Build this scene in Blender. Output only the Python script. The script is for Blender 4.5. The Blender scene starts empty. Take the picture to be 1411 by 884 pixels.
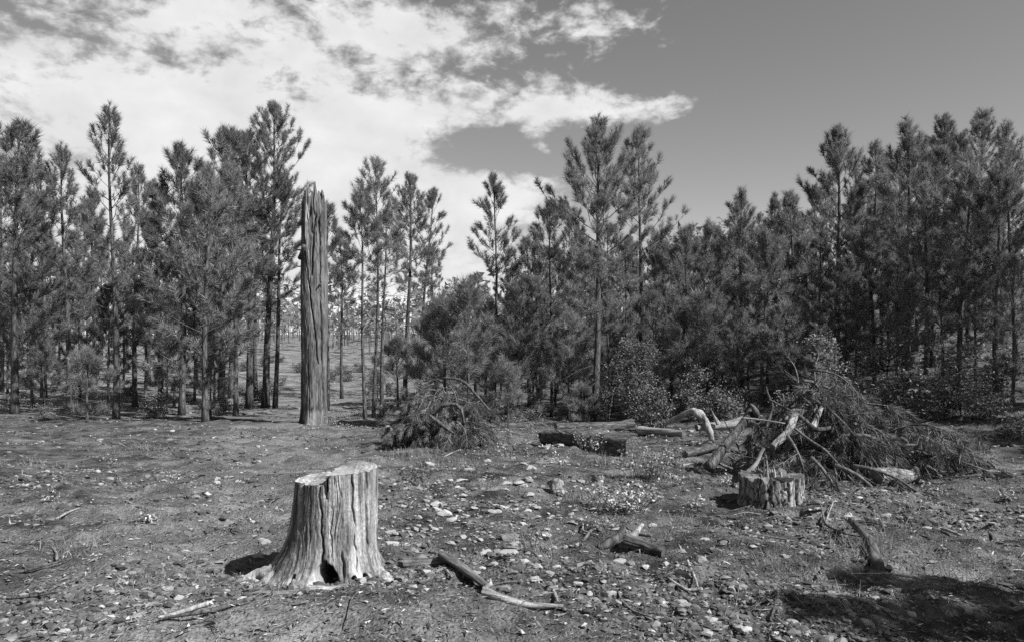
import bpy, bmesh, math, random
import numpy as np
from mathutils import Vector, Matrix, Quaternion
PI = math.pi
sc = bpy.context.scene
COL = sc.collection

# ------------------------------------------------------------------ camera
EYE = 1.5; FPX = 1030.0; CX = 705.5; HY = 470.0        # photograph pixels: focal length, centre column, horizon row
cam_d = bpy.data.cameras.new('camera'); cam = bpy.data.objects.new('camera', cam_d); COL.objects.link(cam)
cam.location = (0, 0, EYE); cam.rotation_euler = (PI/2, 0, 0)
cam_d.sensor_width = 36; cam_d.lens = FPX/1411*36; cam_d.shift_y = (HY-442)/1411
cam_d.clip_start = 0.05; cam_d.clip_end = 3000
sc.camera = cam

# ------------------------------------------------------------------ sun, sky, exposure (black and white film: every tone is a grey)
SUN_AZ = math.radians(118); SUN_EL = math.radians(45)
sd = Vector((math.sin(SUN_AZ)*math.cos(SUN_EL), math.cos(SUN_AZ)*math.cos(SUN_EL), math.sin(SUN_EL)))
sl = bpy.data.lights.new('sun', 'SUN'); sun = bpy.data.objects.new('sun', sl); COL.objects.link(sun)
sl.energy = 4.8; sl.angle = math.radians(0.5); sl.color = (1, 1, 1)
sun.rotation_euler = sd.to_track_quat('Z', 'Y').to_euler(); sun.location = (20, -10, 30)

W = bpy.data.worlds.new('World'); sc.world = W; W.use_nodes = True
nt = W.node_tree; N = nt.nodes; LK = nt.links
for n in list(N): N.remove(n)
def wmath(op, a, b=None, c=None):
    n = N.new('ShaderNodeMath'); n.operation = op
    for i, v in enumerate((a, b, c)):
        if v is None: continue
        if isinstance(v, (int, float)): n.inputs[i].default_value = v
        else: LK.new(v, n.inputs[i])
    return n.outputs[0]
out = N.new('ShaderNodeOutputWorld'); bg = N.new('ShaderNodeBackground'); LK.new(bg.outputs[0], out.inputs[0])
bg.inputs[1].default_value = 0.10
sky = N.new('ShaderNodeTexSky'); sky.sky_type = 'NISHITA'; sky.sun_disc = False
sky.sun_elevation = SUN_EL; sky.sun_rotation = SUN_AZ; sky.altitude = 2000; sky.dust_density = 0.6; sky.ozone_density = 1.0
bw = N.new('ShaderNodeRGBToBW')
sepc = N.new('ShaderNodeSeparateColor'); LK.new(sky.outputs[0], sepc.inputs[0])
# orange filter on the lens: the sky is seen mostly through its red and green light
skyv = wmath('ADD', wmath('MULTIPLY', sepc.outputs[0], 0.75), wmath('MULTIPLY', sepc.outputs[1], 0.25))
skyv = wmath('MULTIPLY', skyv, .90)
tc = N.new('ShaderNodeTexCoord'); sep = N.new('ShaderNodeSeparateXYZ'); LK.new(tc.outputs['Generated'], sep.inputs[0])
X, Y, Z = sep.outputs
az = wmath('ARCTAN2', X, Y); el = wmath('ARCSINE', Z)
def pxdir(px, py):
    u = (px-CX)/FPX; v = (HY-py)/FPX
    return math.atan(u), math.atan(v/math.sqrt(1+u*u))
# cumulus drifting in from the left: (pixel centre, half extents, weight) turned into azimuth and elevation
CL = [(430, 175, 190, 75, 1.0), (560, 170, 100, 32, .8), (590, 290, 140, 50, 1.15), (695, 272, 75, 28, .8), (400, 300, 170, 95, .95), (640, 365, 55, 75, .7),
      (740, 152, 75, 26, 1.0), (850, 148, 85, 26, .9), (935, 150, 40, 26, .6), (748, 206, 17, 11, 1.05),
      (170, 300, 190, 130, .8), (60, 120, 180, 60, .75), (560, 40, 200, 48, .8), (250, 10, 170, 60, .7), (860, 40, 120, 36, .45),
      (640, 192, 70, 20, -.8), (515, 130, 30, 9, -.5), (700, 215, 80, 18, -.6), (1120, 230, 230, 200, -.8)]
cov = None
for (px, py, rx, ry, w) in CL:
    a, e = pxdir(px, py); ra = rx/FPX; re = ry/FPX
    q = wmath('ADD', wmath('POWER', wmath('MULTIPLY', wmath('SUBTRACT', az, a), 1/ra), 2.0), wmath('POWER', wmath('MULTIPLY', wmath('SUBTRACT', el, e), 1/re), 2.0))
    g = wmath('MULTIPLY', wmath('EXPONENT', wmath('MULTIPLY', q, -1.0)), w)
    cov = g if cov is None else wmath('ADD', cov, g)
zz = wmath('ADD', wmath('MAXIMUM', Z, 0.0), 0.16)
comb = N.new('ShaderNodeCombineXYZ')
LK.new(az, comb.inputs[0]); LK.new(wmath('MULTIPLY', el, 1.7), comb.inputs[1])
def wnoise(scale, detail, rough, off):
    m = N.new('ShaderNodeVectorMath'); m.operation = 'ADD'; LK.new(comb.outputs[0], m.inputs[0]); m.inputs[1].default_value = off
    n = N.new('ShaderNodeTexNoise'); n.inputs['Scale'].default_value = scale; n.inputs['Detail'].default_value = detail; n.inputs['Roughness'].default_value = rough
    n.inputs['Distortion'].default_value = 0.25
    LK.new(m.outputs[0], n.inputs['Vector']); return n.outputs[0]
n1 = wnoise(13.0, 9, .62, (3.1, .7, 0)); n2 = wnoise(2.2, 3, .5, (9.1, 4.2, 0)); n3 = wnoise(11.0, 5, .55, (1.4, 8.2, 2))
dens = wmath('ADD', cov, wmath('MULTIPLY', wmath('SUBTRACT', n1, .5), 2.6))
n4 = wnoise(34.0, 6, .6, (5.1, 2.2, 1)); dens = wmath('ADD', dens, wmath('MULTIPLY', wmath('SUBTRACT', n4, .5), 1.35))
# the same broken cumulus carries on round the rest of the sky, out of the picture
behind = wmath('SMOOTH_MIN', wmath('MAXIMUM', wmath('SUBTRACT', wmath('ABSOLUTE', az), .8), 0.0), 0.5, .1)
dens = wmath('ADD', dens, wmath('MULTIPLY', behind, wmath('MULTIPLY', n2, 1.3)))
mr = N.new('ShaderNodeMapRange'); mr.interpolation_type = 'SMOOTHSTEP'; LK.new(dens, mr.inputs[0])
mr.inputs[1].default_value = .22; mr.inputs[2].default_value = .98
cloudv = wmath('ADD', 3.2, wmath('MULTIPLY', n3, 2.1))
mx = wmath('ADD', wmath('MULTIPLY', skyv, wmath('SUBTRACT', 1.0, mr.outputs[0])), wmath('MULTIPLY', cloudv, mr.outputs[0]))
cc = N.new('ShaderNodeCombineColor')
for i in range(3): LK.new(mx, cc.inputs[i])
LK.new(cc.outputs[0], bg.inputs[0])

vs = sc.view_settings; vs.view_transform = 'Standard'; vs.look = 'None'; vs.gamma = 1; vs.exposure = 0.95; vs.use_curve_mapping = False
sc.cycles.max_bounces = 6; sc.cycles.diffuse_bounces = 3; sc.cycles.transparent_max_bounces = 4
sc.cycles.use_denoising = False

# ------------------------------------------------------------------ numeric helpers
rng = np.random.default_rng(58)
RND = random.Random(930)
def _hash(ix, iy, iz, s):
    n = (ix*73856093) ^ (iy*19349663) ^ (iz*83492791) ^ (s*39916801)
    n = n & 0x7fffffff
    n = ((n ^ (n >> 13))*1274126177) & 0x7fffffff
    n = ((n ^ (n >> 15))*668265263) & 0x7fffffff
    return (n ^ (n >> 14)) / 0x7fffffff
def vnoise(p, s=0):
    p = np.asarray(p, float); i = np.floor(p).astype(np.int64); f = p-i; f = f*f*(3-2*f)
    x, y, z = i[..., 0], i[..., 1], i[..., 2]; fx, fy, fz = f[..., 0], f[..., 1], f[..., 2]
    r = 0
    for dx in (0, 1):
        for dy in (0, 1):
            for dz in (0, 1):
                w = (fx if dx else 1-fx)*(fy if dy else 1-fy)*(fz if dz else 1-fz)
                r = r + w*_hash(x+dx, y+dy, z+dz, s)
    return r*2-1
def fbm(p, octs=4, s=0, gain=.5):
    p = np.asarray(p, float); a = 1.0; r = 0
    for o in range(octs):
        r = r+a*vnoise(p*2**o, s+o); a *= gain
    return r
def sstep(a, b, x):
    t = np.clip((np.asarray(x, float)-a)/(b-a), 0, 1); return t*t*(3-2*t)

# ------------------------------------------------------------------ terrain
def gmac(x, y):
    x = np.asarray(x, float); y = np.asarray(y, float)
    z = -0.05*np.clip(y-5, 0, 20)+.03*np.clip(y-38, 0, 50)+.009*np.clip(y-88, 0, 600)
    z = z+sstep(10, 20, y)*.16*np.clip(x-3.2, 0, 30)+.07*np.clip(y-18, 0, 40)*sstep(3, 11, x)
    z = z+.10*np.exp(-((x+1.15)/1.2)**2-((y-3.75)/.55)**2)           # low bank in front of the stump
    z = z-.02*np.exp(-((x-.4)/.8)**2-((y-3.9)/.7)**2)
    z = z+.03*np.clip(-x-12, 0, 60)*sstep(10, 30, y)
    return z
def gfun(x, y):
    x = np.asarray(x, float); y = np.asarray(y, float)
    p = np.stack([x, y, 0*x], -1)
    d = np.sqrt(x*x+y*y)
    nr = 1/(1+(d/45)**2)
    return gmac(x, y)+nr*(.06*fbm(p*.55, 3, 11)+.045*fbm(p*2.3+7, 3, 21)+.026*fbm(p*8, 2, 31))
def gz(x, y): return float(gfun(np.array([x]), np.array([y]))[0])
def G(px, py, maxd=90):
    """pixel of the photograph -> point of the ground under it"""
    u = (px-CX)/FPX; v = (HY-py)/FPX
    t = np.concatenate([np.linspace(1.5, 30, 1500), np.linspace(30.1, maxd, 400)])
    h = EYE+v*t-gfun(u*t, t)
    k = np.argmax(h < 0)
    if h[k] >= 0: k = len(t)-1
    return Vector((u*t[k], t[k], gz(u*t[k], t[k])))
def AT(px, py, d):
    """pixel at the depth d of the thing it belongs to"""
    return Vector(((px-CX)/FPX*d, d, EYE+(HY-py)/FPX*d))

# ------------------------------------------------------------------ mesh helpers
class MB:
    def __init__(s): s.v = []; s.f = []; s.n = 0; s.m = []
    def add(s, v, f, mi=0):
        v = np.asarray(v, float).reshape(-1, 3)
        s.v.append(v); s.f.extend([tuple(int(i)+s.n for i in q) for q in f]); s.m.extend([mi]*len(f)); s.n += len(v)
    def mesh(s, name, mats, smooth=True):
        me = bpy.data.meshes.new(name); me.from_pydata(np.concatenate(s.v).tolist() if s.v else [], [], s.f)
        for m in (mats if isinstance(mats, (list, tuple)) else [mats]): me.materials.append(m)
        me.polygons.foreach_set('material_index', s.m)
        me.polygons.foreach_set('use_smooth', [smooth]*len(s.f)); me.update(); return me
def tri_mesh(name, V, mat, nper=3):
    """fast mesh of loose triangles / quads, V is (n, nper, 3)"""
    V = np.asarray(V, np.float32); n = len(V); me = bpy.data.meshes.new(name)
    me.vertices.add(n*nper); me.vertices.foreach_set('co', V.reshape(-1))
    me.loops.add(n*nper); me.loops.foreach_set('vertex_index', np.arange(n*nper, dtype=np.int32))
    me.polygons.add(n); me.polygons.foreach_set('loop_start', np.arange(0, n*nper, nper, dtype=np.int32))
    me.polygons.foreach_set('loop_total', np.full(n, nper, np.int32))
    me.materials.append(mat); me.update(calc_edges=True); return me
def frame_of(d):
    d = np.asarray(d, float); d = d/np.linalg.norm(d)
    a = np.array([0, 0, 1.0]) if abs(d[2]) < .9 else np.array([1.0, 0, 0])
    u = np.cross(a, d); u /= np.linalg.norm(u); return u, np.cross(d, u), d
def tube(path, rad, n=6, cap=True, rough=0, seed=0, freq=6.0):
    path = np.asarray(path, float); k = len(path); rad = np.broadcast_to(np.asarray(rad, float), (k,))
    tg = np.gradient(path, axis=0); u, _, _ = frame_of(tg[0]); ang = np.arange(n)/n*2*PI
    V = []
    for i in range(k):
        t = tg[i]/max(1e-9, np.linalg.norm(tg[i])); u = u-t*np.dot(u, t); u /= np.linalg.norm(u); w = np.cross(t, u)
        r = np.full(n, rad[i])
        ring = np.cos(ang)[:, None]*u+np.sin(ang)[:, None]*w
        if rough: r = r*(1+rough*fbm(np.concatenate([ring[:, :2]*1.6, np.full((n, 1), i*freq/k)], 1)+seed*7.3, 3, seed))
        V.append(path[i]+ring*r[:, None])
    V = np.concatenate(V); F = []
    for i in range(k-1):
        for j in range(n):
            a = i*n+j; b = i*n+(j+1) % n; F.append((a, b, b+n, a+n))
    if cap: F.append(tuple(range(n-1, -1, -1))); F.append(tuple((k-1)*n+j for j in range(n)))
    return V, F
def link(name, me, parent=None):
    o = bpy.data.objects.new(name, me); COL.objects.link(o)
    if parent: o.parent = parent
    return o
def tag(o, label, cat, group=None, kind=None):
    o['label'] = label; o['category'] = cat
    if group: o['group'] = group
    if kind: o['kind'] = kind
    return o
def thing(name, label, cat, loc=(0, 0, 0), rz=0, group=None):
    o = bpy.data.objects.new(name, None); COL.objects.link(o); o.location = loc; o.rotation_euler = (0, 0, rz)
    o.empty_display_size = .1
    return tag(o, label, cat, group)

# ------------------------------------------------------------------ materials (greys only)
def mat(name, build, rough=.9, spec=.15):
    m = bpy.data.materials.new(name); m.use_nodes = True; t = m.node_tree; b = t.nodes['Principled BSDF']
    b.inputs['Roughness'].default_value = rough; b.inputs['Specular IOR Level'].default_value = spec
    H = Nodes(t, b); build(H); return m
class Nodes:
    def __init__(s, t, b): s.t = t; s.b = b; s.tc = None
    def coord(s, scale=(1, 1, 1), kind='Object'):
        if s.tc is None: s.tc = s.t.nodes.new('ShaderNodeTexCoord')
        m = s.t.nodes.new('ShaderNodeMapping'); m.inputs['Scale'].default_value = scale
        s.t.links.new(s.tc.outputs[kind], m.inputs[0]); return m.outputs[0]
    def noise(s, vec, scale, detail=4, rough=.55, dist=0):
        n = s.t.nodes.new('ShaderNodeTexNoise'); s.t.links.new(vec, n.inputs['Vector'])
        n.inputs['Scale'].default_value = scale; n.inputs['Detail'].default_value = detail; n.inputs['Roughness'].default_value = rough; n.inputs['Distortion'].default_value = dist
        return n.outputs[0]
    def vor(s, vec, scale, feat='F1', out='Distance'):
        n = s.t.nodes.new('ShaderNodeTexVoronoi'); s.t.links.new(vec, n.inputs['Vector']); n.feature = feat; n.inputs['Scale'].default_value = scale
        return n.outputs[out]
    def math(s, op, a, b=None):
        n = s.t.nodes.new('ShaderNodeMath'); n.operation = op
        for i, v in enumerate((a, b)):
            if v is None: continue
            if isinstance(v, (int, float)): n.inputs[i].default_value = v
            else: s.t.links.new(v, n.inputs[i])
        return n.outputs[0]
    def ramp(s, fac, stops):
        n = s.t.nodes.new('ShaderNodeValToRGB'); r = n.color_ramp
        while len(r.elements) < len(stops): r.elements.new(.5)
        for e, (p, v) in zip(r.elements, stops): e.position = p; e.color = (v, v, v, 1)
        s.t.links.new(fac, n.inputs[0]); return n.outputs[0]
    def mix(s, fac, a, b, mode='MIX'):
        n = s.t.nodes.new('ShaderNodeMix'); n.data_type = 'RGBA'; n.blend_type = mode
        for k, v in ((0, fac), (6, a), (7, b)):
            if isinstance(v, (int, float)): n.inputs[k].default_value = v if k == 0 else (v, v, v, 1)
            else: s.t.links.new(v, n.inputs[k])
        return n.outputs[2]
    def col(s, c): s.t.links.new(c, s.b.inputs['Base Color'])
    def bump(s, h, strength=.5, dist=.02):
        n = s.t.nodes.new('ShaderNodeBump'); n.inputs['Strength'].default_value = strength; n.inputs['Distance'].default_value = dist
        s.t.links.new(h, n.inputs['Height']); s.t.links.new(n.outputs[0], s.b.inputs['Normal'])
    def attr(s, name):
        n = s.t.nodes.new('ShaderNodeAttribute'); n.attribute_name = name; return n.outputs['Fac']
    def rnd_obj(s):
        return s.t.nodes.new('ShaderNodeObjectInfo').outputs['Random']
    def rnd_isl(s):
        return s.t.nodes.new('ShaderNodeNewGeometry').outputs['Random Per Island']

def b_soil(H):
    c = H.coord()
    big = H.noise(c, .45, 5, .6); mid = H.noise(c, 2.6, 6, .65, .3); fine = H.noise(c, 28, 6, .7); grit = H.vor(c, 55)
    base = H.ramp(big, [(.30, .06), (.52, .095), (.72, .145)])
    patch = H.ramp(mid, [(.36, .32), (.5, .9), (.66, 1.75)])
    k = H.mix(1.0, base, patch, 'MULTIPLY')
    k = H.mix(1.0, k, H.ramp(fine, [(.3, .5), (.52, 1.0), (.72, 1.7)]), 'MULTIPLY')
    # the dry stony track on the left is paler
    tr = H.attr('track')
    k = H.mix(tr, k, H.mix(1.0, H.mix(1.0, .195, H.ramp(H.noise(c, .9, 6, .7, .5), [(.34, .35), (.5, .95), (.64, 1.5)]), 'MULTIPLY'), H.ramp(fine, [(.3, .5), (.52, 1.0), (.75, 1.5)]), 'MULTIPLY'))
    H.col(k)
    hgt = H.math('ADD', H.math('MULTIPLY', fine, 1.0), H.math('MULTIPLY', grit, -.5))
    H.bump(hgt, 1.0, .03)
M_SOIL = mat('soil', b_soil, .95, .1)
def b_rock(H):
    c = H.coord(); n = H.noise(c, 9, 6, .65); r = H.rnd_obj(); isl = H.rnd_isl()
    k = H.ramp(n, [(.28, .20), (.5, .32), (.72, .42)])
    k = H.mix(1.0, k, H.ramp(r, [(0, .42), (1, 1.15)]), 'MULTIPLY'); k = H.mix(1.0, k, H.ramp(isl, [(0, .8), (1, 1.05)]), 'MULTIPLY')
    H.col(k); H.bump(H.noise(c, 30, 5, .7), .5, .01)
M_ROCK = mat('stone', b_rock, .9, .15)
def b_gravel(H):
    isl = H.rnd_isl(); H.col(H.ramp(isl, [(0, .04), (.75, .11), (.93, .22), (1, .36)]))
M_GRAVEL = mat('gravel', b_gravel)
def b_bark(H):
    c = H.coord((1, 1, .22)); c2 = H.coord()
    p = H.vor(c, 16, 'DISTANCE_TO_EDGE'); n = H.noise(c, 22, 5, .6); b = H.noise(c2, 1.5, 3)
    k = H.ramp(n, [(.3, .045), (.55, .10), (.75, .17)])
    k = H.mix(1.0, k, H.ramp(p, [(0, .35), (.10, .9), (.4, 1.15)]), 'MULTIPLY'); k = H.mix(1.0, k, H.ramp(b, [(.3, .7), (.7, 1.2)]), 'MULTIPLY')
    H.col(k); H.bump(H.math('ADD', H.math('MINIMUM', p, .2), H.math('MULTIPLY', n, .3)), .8, .03)
M_BARK = mat('pine_bark', b_bark)
def b_bark2(H):
    c = H.coord((1, 1, .35)); c2 = H.coord()
    p = H.vor(c, 17, 'DISTANCE_TO_EDGE'); n = H.noise(c2, 40, 6, .7); b = H.noise(c2, 3.5, 4)
    k = H.ramp(n, [(.28, .06), (.5, .19), (.72, .36)])
    k = H.mix(1.0, k, H.ramp(p, [(0, .2), (.08, .85), (.35, 1.1)]), 'MULTIPLY'); k = H.mix(1.0, k, H.ramp(b, [(.35, .55), (.65, 1.35)]), 'MULTIPLY')
    H.col(k); H.bump(H.math('ADD', H.math('MINIMUM', p, .2), H.math('MULTIPLY', n, .3)), 1.0, .03)
M_PLATE = mat('flaking_bark', b_bark2)
def b_wood(lo, hi, streak=1.0, char_shade=True):
    def f(H):
        c = H.coord((1, 1, .045)); c2 = H.coord((1, 1, .3)); c3 = H.coord()
        s = H.noise(c, 46, 6, .65); s2 = H.noise(c, 14, 4, .6); p = H.noise(c2, 5.0, 5, .6, .6); fl = H.noise(c3, 55, 6, .75)
        k = H.ramp(s, [(.30, lo*.55), (.48, (lo+hi)*.42), (.70, hi)])
        k = H.mix(1.0, k, H.ramp(s2, [(.32, .55), (.5, 1.0), (.7, 1.22)]), 'MULTIPLY')
        k = H.mix(1.0, k, H.ramp(p, [(.34, .5), (.5, .95), (.68, 1.25)]), 'MULTIPLY')
        k = H.mix(1.0, k, H.ramp(fl, [(.34, .55), (.5, .95), (.68, 1.35)]), 'MULTIPLY')
        if char_shade:
            k = H.mix(H.attr('rot_shade'), k, .022)  # dark attribute: rot and char, plus shade put into the wood colour
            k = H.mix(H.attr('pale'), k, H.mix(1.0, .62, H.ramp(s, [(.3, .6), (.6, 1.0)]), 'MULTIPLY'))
        H.col(k); H.bump(H.math('ADD', s, H.math('MULTIPLY', s2, .6)), .7, .012)
    return f
M_STUMP = mat('weathered_stump_wood', b_wood(.14, .39), .85, .15)
M_SNAG = mat('grey_snag_wood', b_wood(.085, .22), .85, .15)
M_DRIFT = mat('bleached_wood', b_wood(.15, .42, char_shade=False), .85, .15)
M_GREYW = mat('dull_branch_wood', b_wood(.06, .20, char_shade=False), .9, .1)
def b_cut(H):
    c = H.coord(); n = H.noise(c, 6, 5, .6, .4)
    ln = H.t.nodes.new('ShaderNodeVectorMath'); ln.operation = 'LENGTH'; H.t.links.new(H.coord((1, 1, 0)), ln.inputs[0])
    w = H.math('SINE', H.math('ADD', H.math('MULTIPLY', ln.outputs['Value'], 420), H.math('MULTIPLY', n, 9)))
    bigp = H.noise(c, 2.6, 3, .5); k = H.ramp(n, [(.3, .20), (.5, .34), (.7, .44)]); k = H.mix(1.0, k, H.ramp(bigp, [(.38, .45), (.5, 1.0), (.62, 1.2)]), 'MULTIPLY')
    k = H.mix(1.0, k, H.ramp(H.noise(H.coord((6, 90, 1)), 1.0, 3), [(.3, .7), (.6, 1.05)]), 'MULTIPLY'); w2 = H.math('SINE', H.math('ADD', H.math('MULTIPLY', ln.outputs['Value'], 190), H.math('MULTIPLY', n, 7))); k = H.mix(1.0, k, H.ramp(w2, [(0, .72), (.6, 1.0)]), 'MULTIPLY'); sp_ = H.t.nodes.new('ShaderNodeSeparateXYZ'); H.t.links.new(H.coord(), sp_.inputs[0]); an = H.math('ARCTAN2', sp_.outputs[1], sp_.outputs[0]); cb_ = H.t.nodes.new('ShaderNodeCombineXYZ'); H.t.links.new(an, cb_.inputs[0]); H.t.links.new(ln.outputs['Value'], cb_.inputs[1]); k = H.mix(1.0, k, H.ramp(H.noise(cb_.outputs[0], 5.0, 3, .6), [(.34, .25), (.40, 1.0)]), 'MULTIPLY'); H.col(k); H.bump(w, .12, .002)
M_CUT = mat('sawn_wood', b_cut, .8, .2)
def b_cutd(H):
    c = H.coord(); n = H.noise(c, 9, 5, .6, .4); H.col(H.ramp(n, [(.3, .04), (.5, .09), (.7, .16)]))
M_CUTD = mat('old_log_end', b_cutd, .9, .1)
def leafy(name, stops, trans=.25, rough=.7, var=(.8, 1.2)):
    m = bpy.data.materials.new(name); m.use_nodes = True; t = m.node_tree; b = t.nodes['Principled BSDF']
    b.inputs['Roughness'].default_value = rough; b.inputs['Specular IOR Level'].default_value = .25
    H = Nodes(t, b); k = H.ramp(H.rnd_isl(), stops)
    k = H.mix(1.0, k, H.ramp(H.rnd_obj(), [(0, var[0]), (1, var[1])]), 'MULTIPLY')
    H.col(k)
    tr = t.nodes.new('ShaderNodeBsdfTranslucent'); t.links.new(k, tr.inputs[0])
    mx = t.nodes.new('ShaderNodeMixShader'); mx.inputs[0].default_value = trans
    t.links.new(b.outputs[0], mx.inputs[1]); t.links.new(tr.outputs[0], mx.inputs[2]); t.links.new(mx.outputs[0], t.nodes['Material Output'].inputs[0]); return m
M_NEEDLE = leafy('pine_needles', [(0, .11), (.5, .19), (1, .31)], .42)
M_NEEDLE_Y = leafy('young_pine_needles', [(0, .12), (.5, .20), (1, .32)], .3)
M_DRYN = leafy('cut_pine_needles', [(0, .08), (.5, .18), (1, .38)], .3, var=(.3, 1.6))
M_OAK = leafy('oak_leaves', [(0, .07), (.7, .14), (1, .26)], .2)
M_WEED = leafy('pale_weed_leaves', [(0, .08), (.5, .30), (1, .65)], .35)
M_GRASS = leafy('dry_grass', [(0, .12), (.6, .24), (1, .38)], .3)
M_LITTER = leafy('forest_litter', [(0, .03), (.6, .10), (.9, .20), (1, .36)], .0, .9)

# ------------------------------------------------------------------ ground: one sheet out to the horizon
def axis_pts(a, b, c, fine, step, growth):
    """fine spacing between a and b, then growing steps as far as c"""
    p = list(np.arange(a, b, fine)); s = fine
    while p[-1] < c: s = min(s*growth, step); p.append(p[-1]+s)
    return p
xr = axis_pts(0, 4.0, 900, .045, 60, 1.05); xs = np.array([-v for v in xr[:0:-1]]+xr)
yf = axis_pts(3.0, 9.0, 1200, .04, 60, 1.032); yb = axis_pts(0, .01, 200, .15, 30, 1.2)
ys = np.array([3.0-v for v in yb[:0:-1]]+yf)
gx, gy = np.meshgrid(xs, ys); nx, ny = len(xs), len(ys)
gv = np.stack([gx, gy, gfun(gx, gy)], -1).reshape(-1, 3)
idx = np.arange(nx*ny).reshape(ny, nx)
gf = np.stack([idx[:-1, :-1], idx[:-1, 1:], idx[1:, 1:], idx[1:, :-1]], -1).reshape(-1, 4)
gm = bpy.data.meshes.new('ground'); gm.from_pydata(gv.tolist(), [], gf.tolist()); gm.materials.append(M_SOIL)
gm.polygons.foreach_set('use_smooth', [True]*len(gm.polygons))
def track_w(x, y):
    c = -2.6-.19*(y-5)+.6*np.sin(y*.25)
    n = fbm(np.stack([x*1.3, y*1.3, 0*x], -1), 4, 61)
    a = sstep(1.5, .4, np.abs(x-c)/(1.0+.02*y)+n*.45)*sstep(60, 25, y)
    b = sstep(.9, .3, np.sqrt(((x+1.2)/1.8)**2+((y-3.6)/.7)**2)+n*.4)
    f = sstep(22, 27, y)*sstep(-1.5, -4, x)*1.2
    return np.clip(np.maximum(np.maximum(a*.5, b*.75), f*.6), 0, 1)
at = gm.attributes.new('track', 'FLOAT', 'POINT'); at.data.foreach_set('value', track_w(gv[:, 0], gv[:, 1]).astype(np.float32))
gm.update(); ground = link('ground', gm); ground['kind'] = 'structure'

# ------------------------------------------------------------------ pines
def brushes(P, D, S, K, wid, lens, r):
    """bottle-brush tufts: K needles round each twig end"""
    P = np.asarray(P); D = np.asarray(D); S = np.asarray(S); n = len(P)
    D = D/np.linalg.norm(D, axis=1)[:, None]
    P = np.repeat(P, K, 0); D = np.repeat(D, K, 0); S = np.repeat(S, K)[:, None]
    R = r.normal(size=(n*K, 3)); R -= D*np.sum(R*D, 1)[:, None]; R /= np.linalg.norm(R, axis=1)[:, None]
    u = r.random((n*K, 1))
    base = P+D*(u*.20-.04)*S
    nd = D*(.45+.55*u)+R*r.uniform(.35, .95, (n*K, 1)); nd[:, 2] -= .10; nd /= np.linalg.norm(nd, axis=1)[:, None]
    L = lens*S*r.uniform(.7, 1.15, (n*K, 1))
    sd_ = np.cross(nd, r.normal(size=(n*K, 3))); sd_ /= np.linalg.norm(sd_, axis=1)[:, None]
    w = wid*.5
    return np.stack([base-sd_*w, base+sd_*w, base+nd*L], 1)

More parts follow.
